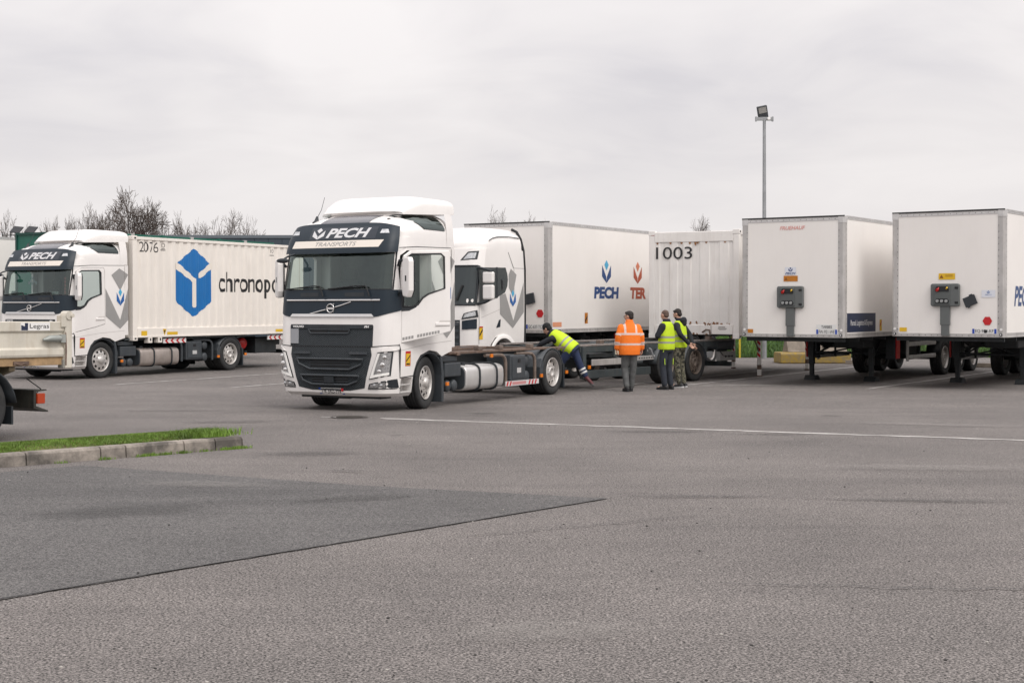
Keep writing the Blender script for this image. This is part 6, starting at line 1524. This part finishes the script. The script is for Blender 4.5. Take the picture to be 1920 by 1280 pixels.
    if S['hair'] == 'beanie': mb.ell(h(0, .02, .045), (.088, .105, .090), rot=Hm); mb.ell(h(0, .055, -.015), (.080, .062, .070), rot=Hm)
    elif S['hair'] == 'short': mb.ell(h(0, .024, .040), (.080, .096, .088), rot=Hm); mb.ell(h(0, .060, -.010), (.070, .052, .070), rot=Hm); mb.ell(h(0, -.045, .085), (.055, .035, .028), rot=Hm)
    else: mb.ell(h(0, .026, .036), (.0765, .090, .084), rot=Hm); mb.ell(h(0, .056, -.010), (.068, .048, .060), rot=Hm)
    blob('hair' if S['hair'] != 'beanie' else 'hood', mb, S['hairm'], T, .008, 2)
    if S.get('beard'):
        mb = MB(); mb.ell(h(0, -.030, -.075), (.056, .060, .045), rot=Hm); mb.ell(h(0, -.055, -.09), (.030, .032, .030), rot=Hm); blob('beard', mb, hairm, T, .008, 2)
    eb = MB()
    for s in (1, -1): eb.ell(h(s * .031, -.080, .004), (.011, .007, .006), rot=Hm)
    obj('eyes', eb, blk, T)
    if S.get('glasses'):
        gb = MB()
        for s in (1, -1): gb.tube([h(s * .030 + .026 * math.cos(t * .7854), -.098, .002 + .018 * math.sin(t * .7854)) for t in range(9)], .003, 5); gb.tube([h(s * .056, -.096, .006), h(s * .078, -.04, .006), h(s * .078, .02, .004)], .003, 5)
        obj('glasses', gb, blk, T)
    return T, F, to
orange = hv('orange_hi_vis', (.86, .185, .010), ((.075, .022), (.30, .022)), (.125, .022, .30), (.66, .52, .47))
tapeo = M('orange_jacket_tape', (.68, .53, .47), .5)
yelv = hv('yellow_hi_vis', (.50, .68, .015), ((.085, .022), (.205, .022)), None, (.30, .305, .27)); 
yelv2 = hv('yellow_hi_vis_clean', (.52, .72, .02), ((.075, .020), (.195, .020)), None, (.36, .37, .33))
jean = M('grey_jeans', (.085, .088, .088), .85, var=.3, vs_=9, bump=.8, bs=16); workt = M('navy_work_trousers', (.022, .027, .038), .85, var=.2, vs_=8, bump=.25, bs=14)
navyt = M('navy_trousers', (.018, .030, .075), .85, var=.2, vs_=7, bump=.25, bs=14); darkt = M('dark_sweater', (.014, .016, .022), .9, var=.2, bump=.3, bs=16)
camo = M('camo_trousers', (.095, .095, .068), .9)
def camo_nodes():
    nt = camo.node_tree; N = nt.nodes; L = nt.links; tc = N.new('ShaderNodeTexCoord'); n = N.new('ShaderNodeTexNoise'); n.inputs['Scale'].default_value = 13; n.inputs['Detail'].default_value = 2; L.new(tc.outputs['Object'], n.inputs['Vector'])
    r = N.new('ShaderNodeValToRGB'); r.color_ramp.interpolation = 'CONSTANT'; e = r.color_ramp.elements; e[0].color = (.022, .022, .018, 1); e[1].position = .44; e[1].color = (.085, .080, .055, 1)
    q = e.new(.52); q.color = (.16, .15, .11, 1); q = e.new(.60); q.color = (.055, .058, .036, 1); L.new(n.outputs['Fac'], r.inputs[0]); L.new(r.outputs[0], N['Principled BSDF'].inputs['Base Color'])
camo_nodes()
bsh = M('black_shoe', (.014, .014, .015), .5)
# man in orange, seen from behind
person('man in orange hi-vis jacket and grey jeans, seen from behind', 2.58, 31.25, 190,
       dict(P=(0, 0, .96), N=(0, .0, 1.50), H=(.01, -.02, 1.645), face=(.75, -.65, -.08), Lel=(.255, .03, 1.20), Lwr=(.275, -.02, .955), Rel=(-.26, .03, 1.20), Rwr=(-.285, -.02, .955), Lhd=(.05, -.05, -1), Rhd=(-.05, -.05, -1),
            Lkn=(.095, -.05, .52), Lan=(.085, .10, .10), Ltoe=(.15, -.98, 0), Rkn=(-.09, -.02, .52), Ran=(-.055, -.06, .09), Rtoe=(-.2, -.97, 0)),
       dict(top='jacket', topm=orange, tape=tapeo, leg=jean, shoe=bsh, hair='short', hairm=hairm, bulk=1.12, glasses=True))
# man with folded arms
pr, Fp, tr_ = person('man in yellow vest with folded arms and cropped hair, in front of container 1003', 3.47, 31.95, 228,
       dict(P=(0, 0, .97), N=(0, .01, 1.52), H=(0, -.05, 1.665), face=(-.15, -1, -.22), Lel=(.27, -.05, 1.20), Lwr=(.05, -.22, 1.24), Rel=(-.27, -.05, 1.20), Rwr=(-.05, -.22, 1.20), Lhd=(-1, -.05, .1), Rhd=(1, -.05, .1), Lhl=(0, 0, 1), Rhl=(0, 0, 1),
            Lkn=(.10, -.03, .52), Lan=(.11, .03, .09), Ltoe=(.2, -1, 0), Rkn=(-.10, -.02, .52), Ran=(-.11, .04, .09), Rtoe=(-.25, -1, 0)),
       dict(top='vest', topm=yelv, under=darkt, leg=workt, shoe=bsh, hair='crop', hairm=hair_s, bulk=1.08))
mb = MB()
for s in (1, -1):
    for a, b_ in (((s * .172, .06, .92), (s * .178, .04, .84)), ((s * .165, .07, .70), (s * .155, .07, .56))): mb.tube([a, b_], .010, 6)
obj('trouser_piping', mb, M('lime_piping', (.42, .60, .05), .6), pr)
# man in camouflage trousers with hands behind his back
pr, Fp, tr_ = person('dark-haired man in yellow vest and camouflage trousers, hands behind his back', 3.86, 32.75, 238,
       dict(P=(0, 0, .99), N=(0, .0, 1.53), H=(0, -.06, 1.685), face=(-.05, -1, -.30), Lel=(.25, .13, 1.22), Lwr=(.10, .27, 1.02), Rel=(-.26, .13, 1.22), Rwr=(-.12, .27, 1.00), Lhd=(-.5, .4, -.6), Rhd=(.3, .5, -.6), Lhl=(0, 0, 1), Rhl=(0, 0, 1),
            Lkn=(.10, -.03, .53), Lan=(.10, .05, .09), Ltoe=(.2, -1, 0), Rkn=(-.10, -.01, .53), Ran=(-.10, .06, .09), Rtoe=(-.2, -1, 0)),
       dict(top='vest', topm=yelv2, under=darkt, hood=True, leg=camo, shoe=M('black_trainer', (.02, .02, .022), .5), sole=M('white_sole', (.5, .5, .5), .6), hair='short', hairm=hairm, beard=True, bulk=.98))
mb = MB().box(-.02, .02, .34, .36, .84, .98); o = obj('phone', mb, blackr); o.location = (3.86, 32.75, gz(32.75)); o.rotation_euler = (0, 0, R(238)); tag(o, 'small black device held behind the back of the man in camouflage', 'phone')
# man bending over the coupling
person('man in yellow vest and dark hood bending over the coupling behind the truck', 1.30, 31.30, 0,
       dict(P=(0, 0, .95), N=(-.42, .12, 1.28), lat=(-.85, -.5, 0), H=(-.53, .16, 1.37), face=(-.75, .45, -.55), hup=(-.5, .2, .8), Lel=(-.66, .06, 1.04), Lwr=(-.80, .22, .84), Rel=(-.34, .38, 1.0), Rwr=(-.56, .52, .86), Lhd=(-.5, .4, -.7), Rhd=(-.7, .3, -.6),
            Lkn=(-.30, .02, .52), Lan=(-.345, -.03, .09), Ltoe=(-.25, .95, 0), Rkn=(.20, .04, .57), Ran=(.325, .02, .33), Rtoe=(.62, -.12, -.62)),
       dict(top='vest', topm=yelv, under=darkt, leg=navyt, shoe=M('dark_red_shoe', (.10, .02, .025), .5), sole=M('grey_sole', (.10, .10, .10), .6), hair='beanie', hairm=M('black_hood', (.010, .011, .012), .9), bulk=1.0))
mb = MB(); a, b_ = Vector((1.50, 31.34, .57 + gz(31.3))), Vector((1.625, 31.32, .33 + gz(31.3)))
pb = [o for o in bpy.data.objects if o.name.startswith('person')][-1]
for f in (.30, .58): q0, q1 = a.lerp(b_, f), a.lerp(b_, f + .15); mb.cyl(q0 - Vector((1.30, 31.30, gz(31.3))), q1 - Vector((1.30, 31.30, gz(31.3))), .080, .079, 16, 0, False)
obj('leg_tape', mb, M('white_tape', (.58, .58, .57), .5), [o for o in bpy.data.objects if o.get('label', '').startswith('man in yellow vest and dark hood')][0])
scn.cycles.use_denoising = True
